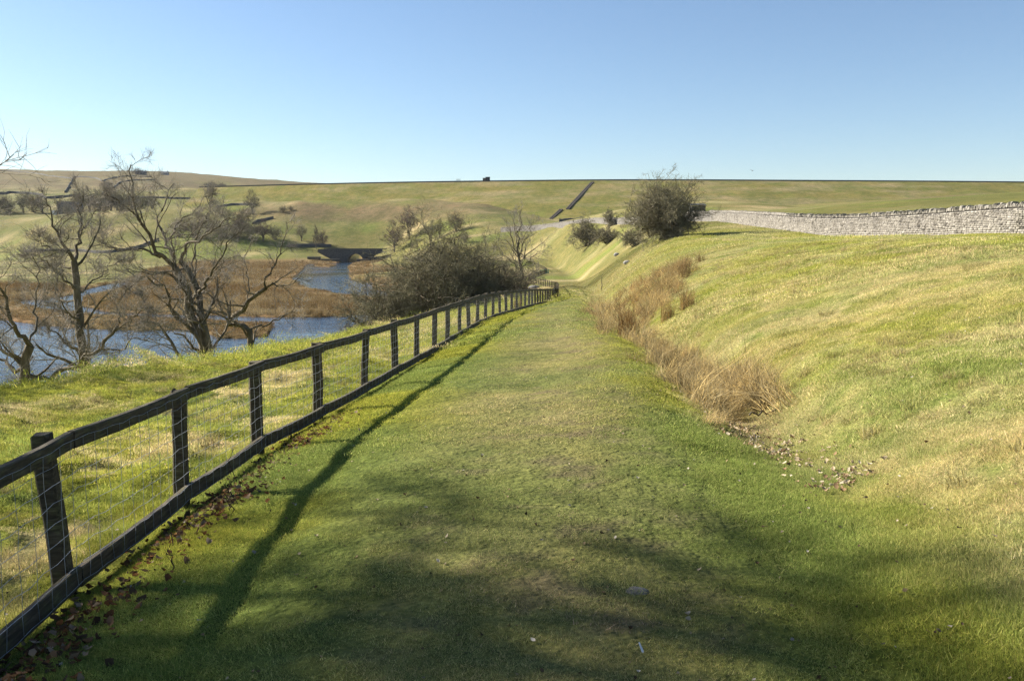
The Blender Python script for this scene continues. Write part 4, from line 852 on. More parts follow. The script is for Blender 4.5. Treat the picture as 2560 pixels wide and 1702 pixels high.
# small shrubs on the bank edge before the water
for k, (u, y, H, W_, lab) in enumerate([(735, 47, 3.3, 3.6, 'low twiggy shrub at the water edge right of the bank trees'), (845, 58, 2.8, 3.0, 'small pale twiggy shrub beside the left end of the thicket'), (330, 36, 3.4, 4.0, 'bare thorny shrub between the upright tree and the largest tree')]):
    bush('shrub', *at_ground(u, y), H, W_, lab, 'bush', 70 + k, ('bark', 'twig'), 6, (6, 5, 4), rmin=.005, crook=.28)

# ------------------------------------------------------------------ distant trees: a few bare kinds, copied one by one
def proto_tree(kind, seed):
    r = np.random.default_rng(seed); H = 10.0; Ls = []
    if kind == 'round':
        Ls = [limb([(0, 0, -.4), (.05, 0, 1.2), (-.1, 0, 2.6)], .26, .18, r, 14, .2)]
        for k in range(11):
            a = k * 2.4; q = math.sqrt((k + .5) / 11); h = H * (.98 - .42 * q * q); d = np.array((math.cos(a), math.sin(a), 0)) * q * 3.6; Ls.append(limb([(0, 0, 1.4 + .1 * k), d * .4 + (0, 0, 3.6), d * .85 + (0, 0, h * .75), d + (0, 0, h)], .09, .02, r, 14, .5))
    elif kind == 'scrub':
        for k in range(12):
            a = k * 2.4; q = math.sqrt((k + .5) / 12); d = np.array((math.cos(a), math.sin(a), 0)) * q * 5.0; h = H * (.9 - .45 * q * q); Ls.append(limb([d * .15 + (0, 0, -.3), d * .4 + (0, 0, h * .35), d * .8 + (0, 0, h * .7), d + (0, 0, h)], .1, .03, r, 14, .8))
    else:
        Ls = [limb([(0, 0, -.4), (.1, 0, 4), (-.05, 0, 7), (0, 0, 10)], .16, .03, r, 14, .15)]
        for k in range(12):
            a = k * 2.4; z = 1.6 + .55 * k; d = np.array((math.cos(a), math.sin(a), 0)) * (2.3 - .13 * k); Ls.append(limb([(0, 0, z), d * .5 + (0, 0, z + .8), d + (0, 0, z + 1.9)], .05, .015, r, 14, .4))
    A = (np.concatenate([l[0] for l in Ls]), np.concatenate([l[1] for l in Ls])); out = []; cur = A
    for kw in (dict(m=9, ratio=.36, ang=.75, crook=.22, up=.14, n=5, rmin=.028), dict(m=8, ratio=.55, ang=.7, crook=.2, up=.12, n=3, rmin=.024), dict(m=5, ratio=.6, ang=.7, crook=.2, up=.1, n=3, rmin=.020)):
        cur = grow(cur[0], cur[1], rng=r, **kw); out.append(cur)
    V, F = tubes([(l[0], l[1] * 1.3) for l in Ls], 5); t = (V, F); V2, F2 = tubes(out, 3); return t, (V2, F2)
PT = {}
def far_tree(kind, var, mat, u, y, h, wd, label, cat='tree', group=None, v=None, name='bare_tree'):
    key = (kind, var, mat)
    if key not in PT:
        (V, F), (V2, F2) = proto_tree(kind, 100 + var * 7 + len(kind)); PT[key] = (mesh_np('trunk', V, F, M['bark'], True), mesh_np('crown', V2, F2, M[mat]))
    if v is not None: g = ground_at(u, v, 30); x, y, z = g
    else: x = (u - 1280) / FPX * y; z = hz(x, y)
    e = empty(name, (x, y, z), label, cat, group); e.rotation_euler.z = (u * 1.7) % 6.28; e.scale = (h / 10 * wd, h / 10 * wd, h / 10)
    obj('trunk', PT[key][0], e); obj('crown', PT[key][1], e); return e
FT = [('round', 0, 'alder', 988, 430, 13.5, 1.05, 'round purple-grey bare tree immediately right of the stone bridge'), ('round', 1, 'alder', 1024, 438, 15.0, .85, 'taller purple-grey bare tree behind the round one right of the bridge'),
  ('round', 0, 'haw', 1079, 400, 8.5, 1.0, 'olive-grey bare tree left of the trio above the hawthorn thicket'), ('round', 1, 'alder', 1100, 402, 7.5, .95, 'purple-grey bare tree in the middle of the trio above the thicket'), ('scrub', 0, 'alder', 1143, 398, 8.0, 1.1, 'wide low bare tree, right of the trio above the thicket'), ('scrub', 1, 'haw', 1163, 350, 4.2, 1.0, 'small bare bush in the hollow right of the trio'),
  ('round', 1, 'haw', 757, 452, 8.5, .95, 'grey bare tree just left behind the bridge approach'), ('spire', 0, 'bark', 793, 441, 11.0, .8, 'thin upright dead-looking tree beside the left end of the bridge'), ('scrub', 0, 'alder', 808, 447, 7.0, .9, 'reddish bare shrub by the dark wall left of the bridge'),
  ('round', 0, 'haw', 638, 510, 12.5, 1.0, 'lone bare tree above the slanting dark wall on the hillside'), ('scrub', 1, 'bark', 714, 500, 3.6, 1.4, 'dark low bush on the open moor right of the lone tree'), ('scrub', 0, 'bark', 733, 502, 2.4, 1.3, 'smaller dark bush beside the low moor bush')]
for a in FT: far_tree(*a, cat='tree' if 'tree' in a[-1] else 'bush')
r_ = random.Random(12)
WOOD = ['dark bare tree third to the left of the far farmhouse', 'dark bare tree second to the left of the far farmhouse', 'dark bare tree touching the left side of the far farmhouse', 'dark bare tree touching the right side of the far farmhouse', 'second dark bare tree right of the far farmhouse', 'third dark bare tree right of the far farmhouse', 'tallest dark bare tree, fourth to the right of the far farmhouse', 'fifth dark bare tree right of the far farmhouse', 'sixth dark bare tree right of the far farmhouse', 'seventh dark bare tree right of the far farmhouse', 'last dark bare tree at the right end of the farmhouse wood', 'dark bare tree at the left picture edge near the far wood', 'bare tree cut by the left picture edge near the far wood', 'lower dark bare tree between the left edge and the farmhouse wood']
for k, (u, y, h, w, kd, mt) in enumerate([(455, 470, 9, 1.1, 'scrub', 'haw'), (490, 462, 11, 1.1, 'scrub', 'alder'), (525, 466, 10, 1.1, 'round', 'haw'), (560, 458, 9, 1.2, 'scrub', 'haw'), (598, 455, 10, 1.1, 'scrub', 'alder'), (630, 452, 9, 1.2, 'scrub', 'haw'), (662, 450, 10, 1.1, 'round', 'alder'), (690, 452, 7, 1.2, 'scrub', 'haw'), (612, 470, 8, 1.2, 'scrub', 'alder'), (575, 480, 9, 1.1, 'round', 'haw')]):
    far_tree(kd, k % 2, mt, u, y, h, w, ['%s bare tree, %s from the left in the scrub belt left of the bridge' % ({'haw': 'olive-grey', 'alder': 'purple-grey'}[mt], ['first', 'second', 'third', 'fourth', 'fifth', 'sixth', 'seventh', 'eighth', '', ''][k]), 'low purple-grey tree behind the middle of the scrub belt left of the bridge', 'round olive-grey tree behind the left middle of the scrub belt'][max(0, k - 7)], 'tree', 'scrub trees left of the bridge')
for k, (u, y, h, w) in enumerate([(70, 605, 13, 1.0), (95, 615, 15, 1.0), (118, 605, 12, 1.1), (212, 606, 15, 1.0), (235, 612, 16, 1.0), (262, 606, 15, 1.1), (288, 612, 17, 1.0), (312, 604, 16, 1.0), (338, 610, 14, 1.1), (362, 602, 14, 1.0), (390, 606, 12, 1.1), (10, 612, 13, 1.0), (-20, 605, 14, 1.1), (35, 600, 11, 1.0)]):
    far_tree(['round', 'scrub'][k % 2], k % 2, 'bark' if k % 3 else 'haw', u, y, h, w, WOOD[k], 'tree', 'trees of the grey wood at far left')
for (u, v, h, w, lab) in [(268, 468, 7, 2.2, 'dark bush where two moor walls meet below the hilltop farm'), (528, 472, 9, 2.2, 'dark clump of trees on the hillside above the dam left end'), (556, 471, 7, 1.8, 'smaller dark clump right of the hillside clump'), (345, 437, 10, 2.0, 'dark trees beside the farm on the left skyline'), (598, 497, 6, 1.2, 'bushy tree at the left end of the dam foot')]:
    far_tree('scrub', 0, 'bark', u, 0, h, w, lab, 'trees' if 'trees' in lab else 'bush', v=v)

# ------------------------------------------------------------------ farmhouse, hilltop farm, small stone hut, poles
def house(name, loc, L_, W_, h, rh, rot, label, wallm='dark', tint=(1.5, 1.5, 1.5), win=2, chim=True):
    e = empty(name, loc, label, 'building'); e.rotation_euler.z = rot
    V = [(-L_/2, -W_/2, -2), (L_/2, -W_/2, -2), (L_/2, W_/2, -2), (-L_/2, W_/2, -2), (-L_/2, -W_/2, h), (L_/2, -W_/2, h), (L_/2, W_/2, h), (-L_/2, W_/2, h), (-L_/2, 0, h + rh), (L_/2, 0, h + rh)]
    obj('wall', MB().add(V, [(0, 1, 5, 4), (2, 3, 7, 6), (1, 2, 6, 9, 5), (3, 0, 4, 8, 7)]).mesh('house_wall', M[wallm], tint), e)
    o = .35; V = [(-L_/2 - o, -W_/2 - o, h - o * rh / (W_ / 2) + .06), (L_/2 + o, -W_/2 - o, h - o * rh / (W_ / 2) + .06), (L_/2 + o, 0, h + rh + .06), (-L_/2 - o, 0, h + rh + .06), (L_/2 + o, W_/2 + o, h - o * rh / (W_ / 2) + .06), (-L_/2 - o, W_/2 + o, h - o * rh / (W_ / 2) + .06)]
    up = [(a, b, c + .22) for a, b, c in V]; rf = obj('roof', MB().add(V + up, [(6, 7, 8, 9), (9, 8, 10, 11), (0, 3, 2, 1), (3, 5, 4, 2), (0, 1, 7, 6), (4, 5, 11, 10), (1, 2, 8, 7), (2, 4, 10, 8), (0, 6, 9, 3), (3, 9, 11, 5)]).mesh('house_roof', M['slate']), e)
    if chim: obj('chimney', MB().box((L_/2 - 1.1, -.5, h + rh - .4), (L_/2 - .2, .5, h + rh + 1.3)).mesh('chimney', M[wallm], tint), rf)
    for k in range(win):
        x = -L_/2 + L_ * (k + .7) / (win + .4); w = obj('window', MB().box((x - .55, -W_/2 - .06, h * .35), (x + .55, -W_/2 - .003, h * .35 + 1.3)).mesh('window_frame', M['white']), e); obj('pane', MB().box((x - .45, -W_/2 - .09, h * .35 + .1), (x + .45, -W_/2 - .062, h * .35 + 1.2)).mesh('pane', M['slate']), w)
    obj('door', MB().box((L_/2 - 2.4, -W_/2 - .07, 0), (L_/2 - 1.4, -W_/2 - .003, 2.1)).mesh('door', M['slate']), e)
    return e
g = P(176, 537, 600); house('farmhouse', (g[0], 600, hz(g[0], 600) + .2), 15, 8, 4.6, 3.4, .5, 'slate-roofed stone farmhouse among the grey wood at far left')
g = P(141, 536, 596); sh = empty('garden_shed', (g[0], 594, hz(g[0], 594)), 'small pale shed beside the farmhouse gable', 'shed')
obj('wall', MB().box((-1.6, -1.2, 0), (1.6, 1.2, 2.2)).mesh('shed_wall', M['white']), sh); obj('roof', MB().add([(-1.8, -1.4, 2.21), (1.8, -1.4, 2.21), (1.8, 1.4, 2.21), (-1.8, 1.4, 2.21), (-1.8, 0, 3.1), (1.8, 0, 3.1)], [(0, 1, 5, 4), (2, 3, 4, 5), (1, 2, 5), (3, 0, 4), (0, 3, 2, 1)]).mesh('shed_roof', M['slate']), sh)
g = ground_at(352, 437); house('farm_building', (g[0], g[1], g[2]), 16, 7, 3, 2.4, .2, 'long grey farm building on the left skyline')
g = ground_at(412, 437); house('farm_building', (g[0], g[1], g[2]), 11, 6, 2.6, 2.2, -.1, 'smaller pale-roofed farm building right of the skyline farm', 'grey', (1, 1, 1))
x, y = (1738 - 1280) / FPX * 170, 170.; z = hz(x, y); hut = empty('stone_hut', (x, y, z), 'small dark stone hut half hidden behind the large hawthorn', 'hut')
obj('wall', MB().box((-1.3, -1.2, -.5), (1.3, 1.2, 2.6), .06, random.Random(1)).mesh('hut_wall', M['dark'], (.8, .8, .8)), hut); obj('roof', MB().add([(-1.45, -1.35, 2.68), (1.45, -1.35, 2.68), (1.45, 1.35, 3.0), (-1.45, 1.35, 3.0), (-1.45, -1.35, 2.85), (1.45, -1.35, 2.85), (1.45, 1.35, 3.17), (-1.45, 1.35, 3.17)], [(0, 3, 2, 1), (4, 5, 6, 7), (0, 1, 5, 4), (1, 2, 6, 5), (2, 3, 7, 6), (3, 0, 4, 7)]).mesh('hut_roof', M['slate']), hut)
def pole(name, x, y, h, r0, label, cat, arms=False):
    z = hz(x, y); e = empty(name, (x, y, z), label, cat); rng = np.random.default_rng(3); V, F = tubes([limb([(0, 0, -.5), (.01 * h, 0, h * .5), (0, 0, h)], r0, r0 * .75, rng, 8, .05)], 7); obj('shaft', mesh_np('shaft', V, F, M['wood'], True), e)
    if arms: obj('crossarm', MB().box((-.9, -.08, h - .6), (.9, .08, h - .4)).mesh('crossarm', M['wood']), e)
    else: obj('cap', MB().box((-r0, -r0, h - .02), (r0, r0, h + .03)).mesh('cap', M['wood']), e)
pole('utility_pole', (1213 - 1280) / FPX * 330, 330, 6.5, .16, 'thin wooden utility pole in the hollow beyond the thicket', 'pole', True)
x, y, z = ground_at(1504, 726); pole('marker_stake', x, y, 1.25, .045, 'slim upright wooden stake at the foot of the right bank', 'stake')

# ------------------------------------------------------------------ scatter: uncountable small growth
PCOL = bpy.data.collections.new('growth_sources')
def proto(name, V, F, tint, mat):
    o = bpy.data.objects.new(name, mesh_np(name, V, F, mat, False, tint, 'tint')); return o
def euler_from(n, spin):                                       # tilt local z to n after a turn about it
    z = n / np.linalg.norm(n, axis=1, keepdims=True); h = np.stack([np.cos(spin), np.sin(spin), 0 * spin], 1); x = h - (h * z).sum(1, keepdims=True) * z; x /= np.linalg.norm(x, axis=1, keepdims=True); y = np.cross(z, x)
    return np.stack([np.arctan2(y[:, 2], z[:, 2]), -np.arcsin(np.clip(x[:, 2], -1, 1)), np.arctan2(x[:, 1], x[:, 0])], 1)
def scatter(name, pts, rot, scl, colr, protos, label=None):
    n = len(pts); me = bpy.data.meshes.new(name); me.vertices.add(n); me.vertices.foreach_set('co', np.ascontiguousarray(pts, np.float32).ravel())
    def at(nm, ty, arr, key): a = me.attributes.new(nm, ty, 'POINT'); a.data.foreach_set(key, np.ascontiguousarray(arr, np.float32).ravel())
    at('rot', 'FLOAT_VECTOR', rot, 'vector'); at('scl', 'FLOAT_VECTOR', scl, 'vector'); c = np.ones((n, 4)); c[:, :3] = colr; at('gcol', 'FLOAT_COLOR', c, 'color')
    rng = np.random.default_rng(n); a = me.attributes.new('idx', 'INT', 'POINT'); a.data.foreach_set('value', rng.integers(0, len(protos), n).astype(np.int32))
    col = bpy.data.collections.new(name + '_sources')
    for p in protos: col.objects.link(p)
    o = obj(name, me); tag(o, label, None, None, 'stuff')
    ng = bpy.data.node_groups.new(name, 'GeometryNodeTree'); ng.interface.new_socket('Geometry', in_out='INPUT', socket_type='NodeSocketGeometry'); ng.interface.new_socket('Geometry', in_out='OUTPUT', socket_type='NodeSocketGeometry')
    gi = ng.nodes.new('NodeGroupInput'); go = ng.nodes.new('NodeGroupOutput'); ip = ng.nodes.new('GeometryNodeInstanceOnPoints'); ci = ng.nodes.new('GeometryNodeCollectionInfo')
    ci.inputs['Collection'].default_value = col; ci.inputs['Separate Children'].default_value = True; ci.inputs['Reset Children'].default_value = True; ip.inputs['Pick Instance'].default_value = True
    def named(nm, ty): q = ng.nodes.new('GeometryNodeInputNamedAttribute'); q.data_type = ty; q.inputs['Name'].default_value = nm; return q.outputs['Attribute']
    ng.links.new(gi.outputs[0], ip.inputs['Points']); ng.links.new(ci.outputs[0], ip.inputs['Instance']); ng.links.new(named('idx', 'INT'), ip.inputs['Instance Index'])
    ng.links.new(named('rot', 'FLOAT_VECTOR'), ip.inputs['Rotation']); ng.links.new(named('scl', 'FLOAT_VECTOR'), ip.inputs['Scale']); ng.links.new(ip.outputs[0], go.inputs[0])
    md = o.modifiers.new('growth', 'NODES'); md.node_group = ng; return o
def patch(n, R, w, h, seed, lean=.5, straw=.2, mat='grass', hv=.5, curl=0):
    r = np.random.default_rng(seed); q = R * np.sqrt(r.random(n)); a = r.random(n) * 6.283; b = np.stack([q * np.cos(a), q * np.sin(a), np.full(n, -h * .12)], 1)
    d = r.random(n) * 6.283; s = np.stack([np.cos(d), np.sin(d), 0 * d], 1) * w * r.uniform(.6, 1.2, (n, 1)); hh = h * r.uniform(1 - hv, 1 + hv, n); l = r.random(n) * 6.283; k = np.abs(r.normal(0, lean, n)) * hh
    t = b + np.stack([np.cos(l) * k, np.sin(l) * k, hh], 1)
    if curl:
        m = b + np.stack([np.cos(l) * k * .25, np.sin(l) * k * .25, hh * .62], 1); V = np.stack([b - s / 2, b + s / 2, m + s * .4, m - s * .4, t + s * .12, t - s * .12], 1).reshape(-1, 3); i = np.arange(n)[:, None] * 6
        F = np.concatenate([i + [0, 1, 2, 3], i + [3, 2, 4, 5]]); nv = 6
    else:
        V = np.stack([b - s / 2, b + s / 2, t], 1).reshape(-1, 3); F = np.arange(n * 3).reshape(n, 3); nv = 3
    v = r.uniform(.62, 1.35, (n, 1)); tint = np.where(r.random((n, 1)) < straw, np.array([[1.75, 1.45, 1.9] if mat == 'grass' else [1.5, 1.4, 1.12]]) * v, np.array([[1, 1, 1]]) * v)
    return proto('tuft', V, F, np.repeat(tint, nv, 0), M[mat])
def sample(n, r0, r1, a0, a1, rng, power=1.0):
    t = rng.random(n); r = (r0 ** power + t * (r1 ** power - r0 ** power)) ** (1 / power) if power else r0 * (r1 / r0) ** t
    a = np.radians(rng.uniform(a0, a1, n)); return r * np.sin(a), r * np.cos(a)
def normals(x, y, e=.12):
    z = height(x, y); zx = height(x + e, y); zy = height(x, y + e); n = np.stack([-(zx - z) / e, -(zy - z) / e, np.ones_like(z)], 1); return z, n
def lawn(name, n, r0, r1, protos, seed, a0=-36, a1=36, size=1.0, label=None, power=1.0):
    rng = np.random.default_rng(seed); x, y = sample(n, r0, r1, a0, a1, rng, power); yy = np.clip(y, -30, 345)
    xf, xd, xc = X_FEN(yy), X_DIT(yy), X_CRE(yy); keep = (x > xc - 2.5) & (x < X_WAL(yy) - .15); x, y = x[keep], y[keep]; xf, xd = xf[keep], xd[keep]
    z, nn = normals(x, y); c = land_colour(x, y, z); left = smooth(-.1, .5, xf - x); right = smooth(-.2, .8, x - xd); tus = fbm(x * 1.3, y * 1.3, 3, 91)
    hs = (1 - left) * (1 - right) * (.62 + .5 * smooth(.9, .2, np.minimum(np.abs(x - xf), np.abs(xd - x)))) + left * (1.15 + 1.6 * np.clip(tus, -.2, .4)) + right * (.95 + 1.2 * np.clip(tus, -.2, .4))
    mud = smooth(.14, .30, .55 * fbm(x * 1.7, y * 1.7, 3, 43) + .8 * fbm(x * 5.5, y * 5.5, 3, 45)) * (1 - left) * (1 - right); k = rng.random(len(x)) > mud * .85; x, y, z, nn, c, hs = x[k], y[k], z[k], nn[k], c[k], hs[k]
    s = size * rng.uniform(.8, 1.25, len(x)); scl = np.stack([s, s, size * hs * rng.uniform(.75, 1.3, len(x))], 1)
    c = c * rng.uniform(.82, 1.2, (len(x), 1)); return scatter(name, np.stack([x, y, z + .012 * (np.abs(x - (xf[k] + xd[k]) / 2) < 2)], 1), euler_from(nn, rng.random(len(x)) * 6.283), scl, c, protos, label)
lawn('grass', 4600, 2.2, 8.5, [patch(360, .17, .0032, .021, k, .95) for k in range(5)], 1, -42, 42, label='short cropped turf blades on the near path and banks', power=1.6)
lawn('grass', 4400, 8.0, 21, [patch(400, .34, .006, .028, 10 + k, .9) for k in range(5)], 2, label='short turf blades along the path and banks in the middle ground', power=1.5)
lawn('grass', 4400, 20, 60, [patch(420, .85, .014, .042, 20 + k, .8) for k in range(4)], 3, label='turf covering the path and banks farther off', power=1.3)
lawn('grass', 2800, 58, 150, [patch(420, 1.9, .034, .085, 30 + k) for k in range(4)], 4, -16, 34, label='distant rough turf on the right hillside', power=1.3)
# straw tussocks on the banks
def tussocks(name, n, side, seed, label):
    rng = np.random.default_rng(seed); x, y = sample(n, 3.5, 42, -38, 36, rng, 1.2); yy = np.clip(y, -30, 345); xf, xd, xc = X_FEN(yy), X_DIT(yy), X_CRE(yy)
    f = fbm(x * .6, y * .6, 3, 95); k = ((x < xf - .25) & (x > xc - 1.5) if side < 0 else (x > xd + .5) & (x < xd + 14)) & (f > -.02); x, y = x[k], y[k]; z, nn = normals(x, y); m = len(x); nn[:, :2] *= .5
    c = mixc(land_colour(x, y, z), C_STRAW * 1.05, rng.uniform(.25, .95, m)); s = rng.uniform(.5, 1.15, m) * (1 + y * .02); scatter(name, np.stack([x, y, z - .01], 1), euler_from(nn, rng.random(m) * 6.283), np.stack([s, s, s * rng.uniform(.5, 1.1, m)], 1), c, [patch(110, .09, .004, .085, 40 + q, 1.1, .35, 'straw', .6, 1) for q in range(4)], label)
tussocks('tussock_grass', 5200, -1, 5, 'mossy straw tussocks on the bank beyond the fence')
tussocks('tussock_grass', 3800, 1, 6, 'pale dead grass tufts on the right bank')

# ------------------------------------------------------------------ rushes along the ditch, reed beds in the marsh
def rush_proto(seed, n=120, R=.30, h=.56, lean=1.05): return patch(n, R, .012, h, seed, lean, .45, 'straw', .5, 1)
def rushes():
    rng = np.random.default_rng(15); pts = []
    def blob(u, v, su, sv, n, sc): 
        for _ in range(n): pts.append((rng.normal(u, su), rng.normal(v, sv), sc * rng.uniform(.7, 1.25)))
    blob(1840, 1000, 58, 22, 26, 1.0); blob(1780, 975, 40, 22, 22, 1.0); blob(1900, 985, 34, 18, 14, .95); blob(1735, 950, 30, 18, 14, .9); blob(1800, 1045, 30, 10, 8, .6)
    blob(1680, 910, 26, 16, 16, .85); blob(1630, 880, 26, 14, 16, .85); blob(1600, 850, 22, 12, 10, .8)
    for t in np.linspace(0, 1, 56): pts.append((1560 + 170 * t + rng.normal(0, 18), 815 - 150 * t + rng.normal(0, 16), rng.uniform(.8, 1.35)))
    for t in np.linspace(0, 1, 48): pts.append((1500 + 190 * t + rng.normal(0, 16), 800 - 130 * t + rng.normal(0, 14), rng.uniform(.8, 1.3)))
    for t in np.linspace(0, 1, 26): pts.append((1470 + 60 * t + rng.normal(0, 14), 775 + 60 * t + rng.normal(0, 10), rng.uniform(.6, 1.1)))
    X = []; 
    for u, v, s in pts: g = ground_at(u, v, 6, 140); X.append((g[0], g[1], g[2] - .03, s))
    X = np.array(X); n = len(X); X[:, 3] *= np.clip(.56 + X[:, 1] * .005, .6, .9)
    c = mixc(np.broadcast_to(np.array([.33, .262, .140]), (n, 3)), np.array([.225, .155, .072]), smooth(12, 40, X[:, 1]) * rng.uniform(.1, 1, n)); c = c * rng.uniform(.5, 1.45, (n, 1)); nn = np.tile([0., 0, 1.], (n, 1)) + rng.normal(0, .42, (n, 3)) * [1, 1, 0]
    scatter('rushes', X[:, :3], euler_from(nn, rng.random(n) * 6.28), np.stack([X[:, 3]] * 3, 1), c, [rush_proto(60 + k) for k in range(5)], 'tangled straw-brown rushes filling the ditch at the foot of the right bank')
rushes()
def rush_clump(u, v, s, label, colr, seed, n=220):
    g = ground_at(u, v, 6, 140); p = patch(n, .26, .010, .8, seed, .42, .3, 'straw', .35, 1); me = p.data; me.materials.clear()
    m = mat_blade('rush_%d' % seed, False, 1.0, .25); t = me.color_attributes['tint']; a = np.zeros(len(t.data) * 4, np.float32); t.data.foreach_get('color', a); a = a.reshape(-1, 4); a[:, :3] *= np.array(colr); t.data.foreach_set('color', a.ravel()); me.materials.append(m)
    e = empty('rush_clump', (g[0], g[1], g[2] - .03), label, 'rush clump'); o = obj('stems', me, e); o.scale = (s, s, s); return e
rush_clump(1292, 776, 0.78, 'single brown rush clump growing against the fence foot', (.17, .115, .045), 81)
rush_clump(1568, 848, 0.85, 'dark reddish rush clump at the near left end of the rush slope', (.16, .098, .042), 82)
rush_clump(1668, 800, 0.75, 'golden rush clump in the middle of the rush slope', (.25, .175, .08), 83)
rush_clump(1718, 770, 0.82, 'golden rush clump at the right edge of the rush slope', (.26, .185, .085), 84)
rush_clump(1712, 690, 1.02, 'topmost upright rush clump on the right bank', (.19, .13, .065), 85)
def reeds():
    rng = np.random.default_rng(25); y = np.concatenate([70 * (430 / 70) ** rng.random(34000)]); a = rng.uniform(-.75, .03, len(y)); x = a * y
    s = water_sd(x, y); ins = sdist(x, y, REEDS); z = height(x, y); k = (s > .35) & (ins < 0) & (z < -8.9) & (z > -9.9); x, y, z, s = x[k], y[k], z[k], s[k]; n = len(x)
    m = fbm(x / 12, y / 9, 3, 97); c = mixc(np.broadcast_to(np.array([.178, .130, .068]), (n, 3)), np.array([.275, .225, .135]), smooth(-.05, .3, m + rng.normal(0, .1, n))); c = mixc(c, np.array([.140, .092, .044]), smooth(.05, .3, -m) * .7)
    low = np.minimum(water_sd(x, y + 6), water_sd(x, y + 13)); sc = rng.uniform(.55, .95, n) * (1 + y / 700); lowf = .38 + .62 * smooth(0, 7, low); nn = np.tile([0., 0, 1.], (n, 1)) + rng.normal(0, .1, (n, 3)) * [1, 1, 0]
    scatter('reeds', np.stack([x, y, z - .1], 1), euler_from(nn, rng.random(n) * 6.28), np.stack([sc, sc, sc * lowf * np.where(m > .12, .62, .95)], 1), c, [patch(46, .55, .030, 1.15, 110 + q, .28, .25, 'straw', .35, 1) for q in range(5)], 'brown reed beds covering the marsh between the water channels')
reeds()

# ------------------------------------------------------------------ leaf litter, flecks, stones, stems
def leaf_protos(kind):
    out = []
    for k in range(6):
        r = np.random.default_rng(200 + k); L_, W_ = (.055, .032); V = np.array([(-L_ / 2, 0, .004), (-.01, -W_ / 2, .012), (L_ * .28, -W_ * .35, .006), (L_ / 2, 0, .016), (L_ * .2, W_ * .42, .010), (-.012, W_ / 2, .004), (0, 0, -.002)]); V[:, 2] += r.uniform(-.004, .022, 7)
        F = np.array([(6, 0, 1), (6, 1, 2), (6, 2, 3), (6, 3, 4), (6, 4, 5), (6, 5, 0)]); out.append(proto('leaf', V, F, np.ones((7, 3)) * r.uniform(.7, 1.3), M['straw']))
    return out
def litter(name, pts, size, cols, seed, label, lift=.012, protos=None):
    rng = np.random.default_rng(seed); X = np.array(pts); z = height(X[:, 0], X[:, 1]); n = len(X); nn = np.tile([0., 0, 1.], (n, 1)) + rng.normal(0, .35, (n, 3)) * [1, 1, 0]; c = np.array(cols)[rng.integers(0, len(cols), n)] * rng.uniform(.6, 1.3, (n, 1)); s = size * rng.uniform(.45, 1.5, n)
    scatter(name, np.stack([X[:, 0], X[:, 1], z + lift + rng.uniform(0, .012, n)], 1), euler_from(nn, rng.random(n) * 6.28), np.stack([s] * 3, 1), c, protos or leaf_protos(0), label)
rng = np.random.default_rng(77); pts = []
for _ in range(2400):
    y = 2.4 + 8.8 * rng.random() ** 1.5; f = math.sin(y * 2.1) * .5 + .5
    if rng.random() < .35 + .65 * f: pts.append((float(X_FEN(y)) + rng.normal(.38, .17), y))
litter('fallen_leaves', pts, .85, [(.13, .062, .03), (.19, .11, .06), (.25, .19, .13), (.07, .042, .028), (.16, .078, .036), (.10, .07, .045)], 78, 'brown fallen leaves drifted along the foot of the near fence')
pts = []
for (u, v, su, sv, n) in [(1850, 1075, 45, 20, 190), (1945, 1125, 35, 16, 130), (2115, 1250, 55, 20, 110), (1790, 1040, 40, 14, 110), (2020, 1185, 50, 20, 60), (1720, 1000, 40, 14, 60)]:
    for _ in range(n): 
        p = PZ(rng.normal(u, su), rng.normal(v, sv), -.3); pts.append((p[0], p[1]))
litter('fallen_leaves', pts, .72, [(.46, .36, .24), (.35, .25, .15), (.26, .17, .095), (.52, .44, .32)], 79, 'pale brown fallen leaves lying in the ditch on the right')
x, y = sample(1500, 2.6, 16, -34, 34, rng, 1.2); litter('leaf_flecks', np.stack([x, y], 1), .42, [(.38, .31, .22), (.30, .22, .13), (.45, .40, .33), (.10, .07, .045), (.06, .045, .03)], 80, 'scattered dry leaf flecks and crumbs of soil on the turf', .016)
def rock(name, u, v, sx, sy, sz, label, mat='grey', sink=.35, seed=1, cat='stone'):
    g = ground_at(u, v); import bmesh
    b = bmesh.new(); bmesh.ops.create_icosphere(b, subdivisions=3, radius=1); r = np.random.default_rng(seed)
    for q in b.verts:
        k = 1 + .35 * float(fbm(np.array([q.co.x * 1.3 + seed]), np.array([q.co.y * 1.3 + q.co.z * 1.7]), 3, seed)[0]); q.co = Vector((q.co.x * sx * k, q.co.y * sy * k, q.co.z * sz * k))
    me = bpy.data.meshes.new(name); b.to_mesh(me); b.free(); a = me.color_attributes.new('tint', 'FLOAT_COLOR', 'POINT'); a.data.foreach_set('color', np.ones(len(me.vertices) * 4, np.float32)); me.materials.append(M[mat])
    for p in me.polygons: p.use_smooth = True
    o = obj(name, me, None, (g[0], g[1], g[2] + sz * (1 - 2 * sink))); tag(o, label, cat); return o
rock('half_buried_stone', 1590, 1490, .07, .05, .035, 'flat grey stone half buried in the worn turf of the near path', 'path_stone', .42, 3)
rock('boulder', 1542, 640, .55, .4, .38, 'pale boulder low on the right hillside below the thorn thicket', seed=4, sink=.3)
rock('boulder', 1568, 660, .42, .35, .28, 'second pale boulder further right and lower on the hillside', seed=5, sink=.3)
rock('pale_rock', 1335, 722, 1.0, .6, .45, 'pale rock pile just behind the far end of the near fence', seed=6, sink=.3)
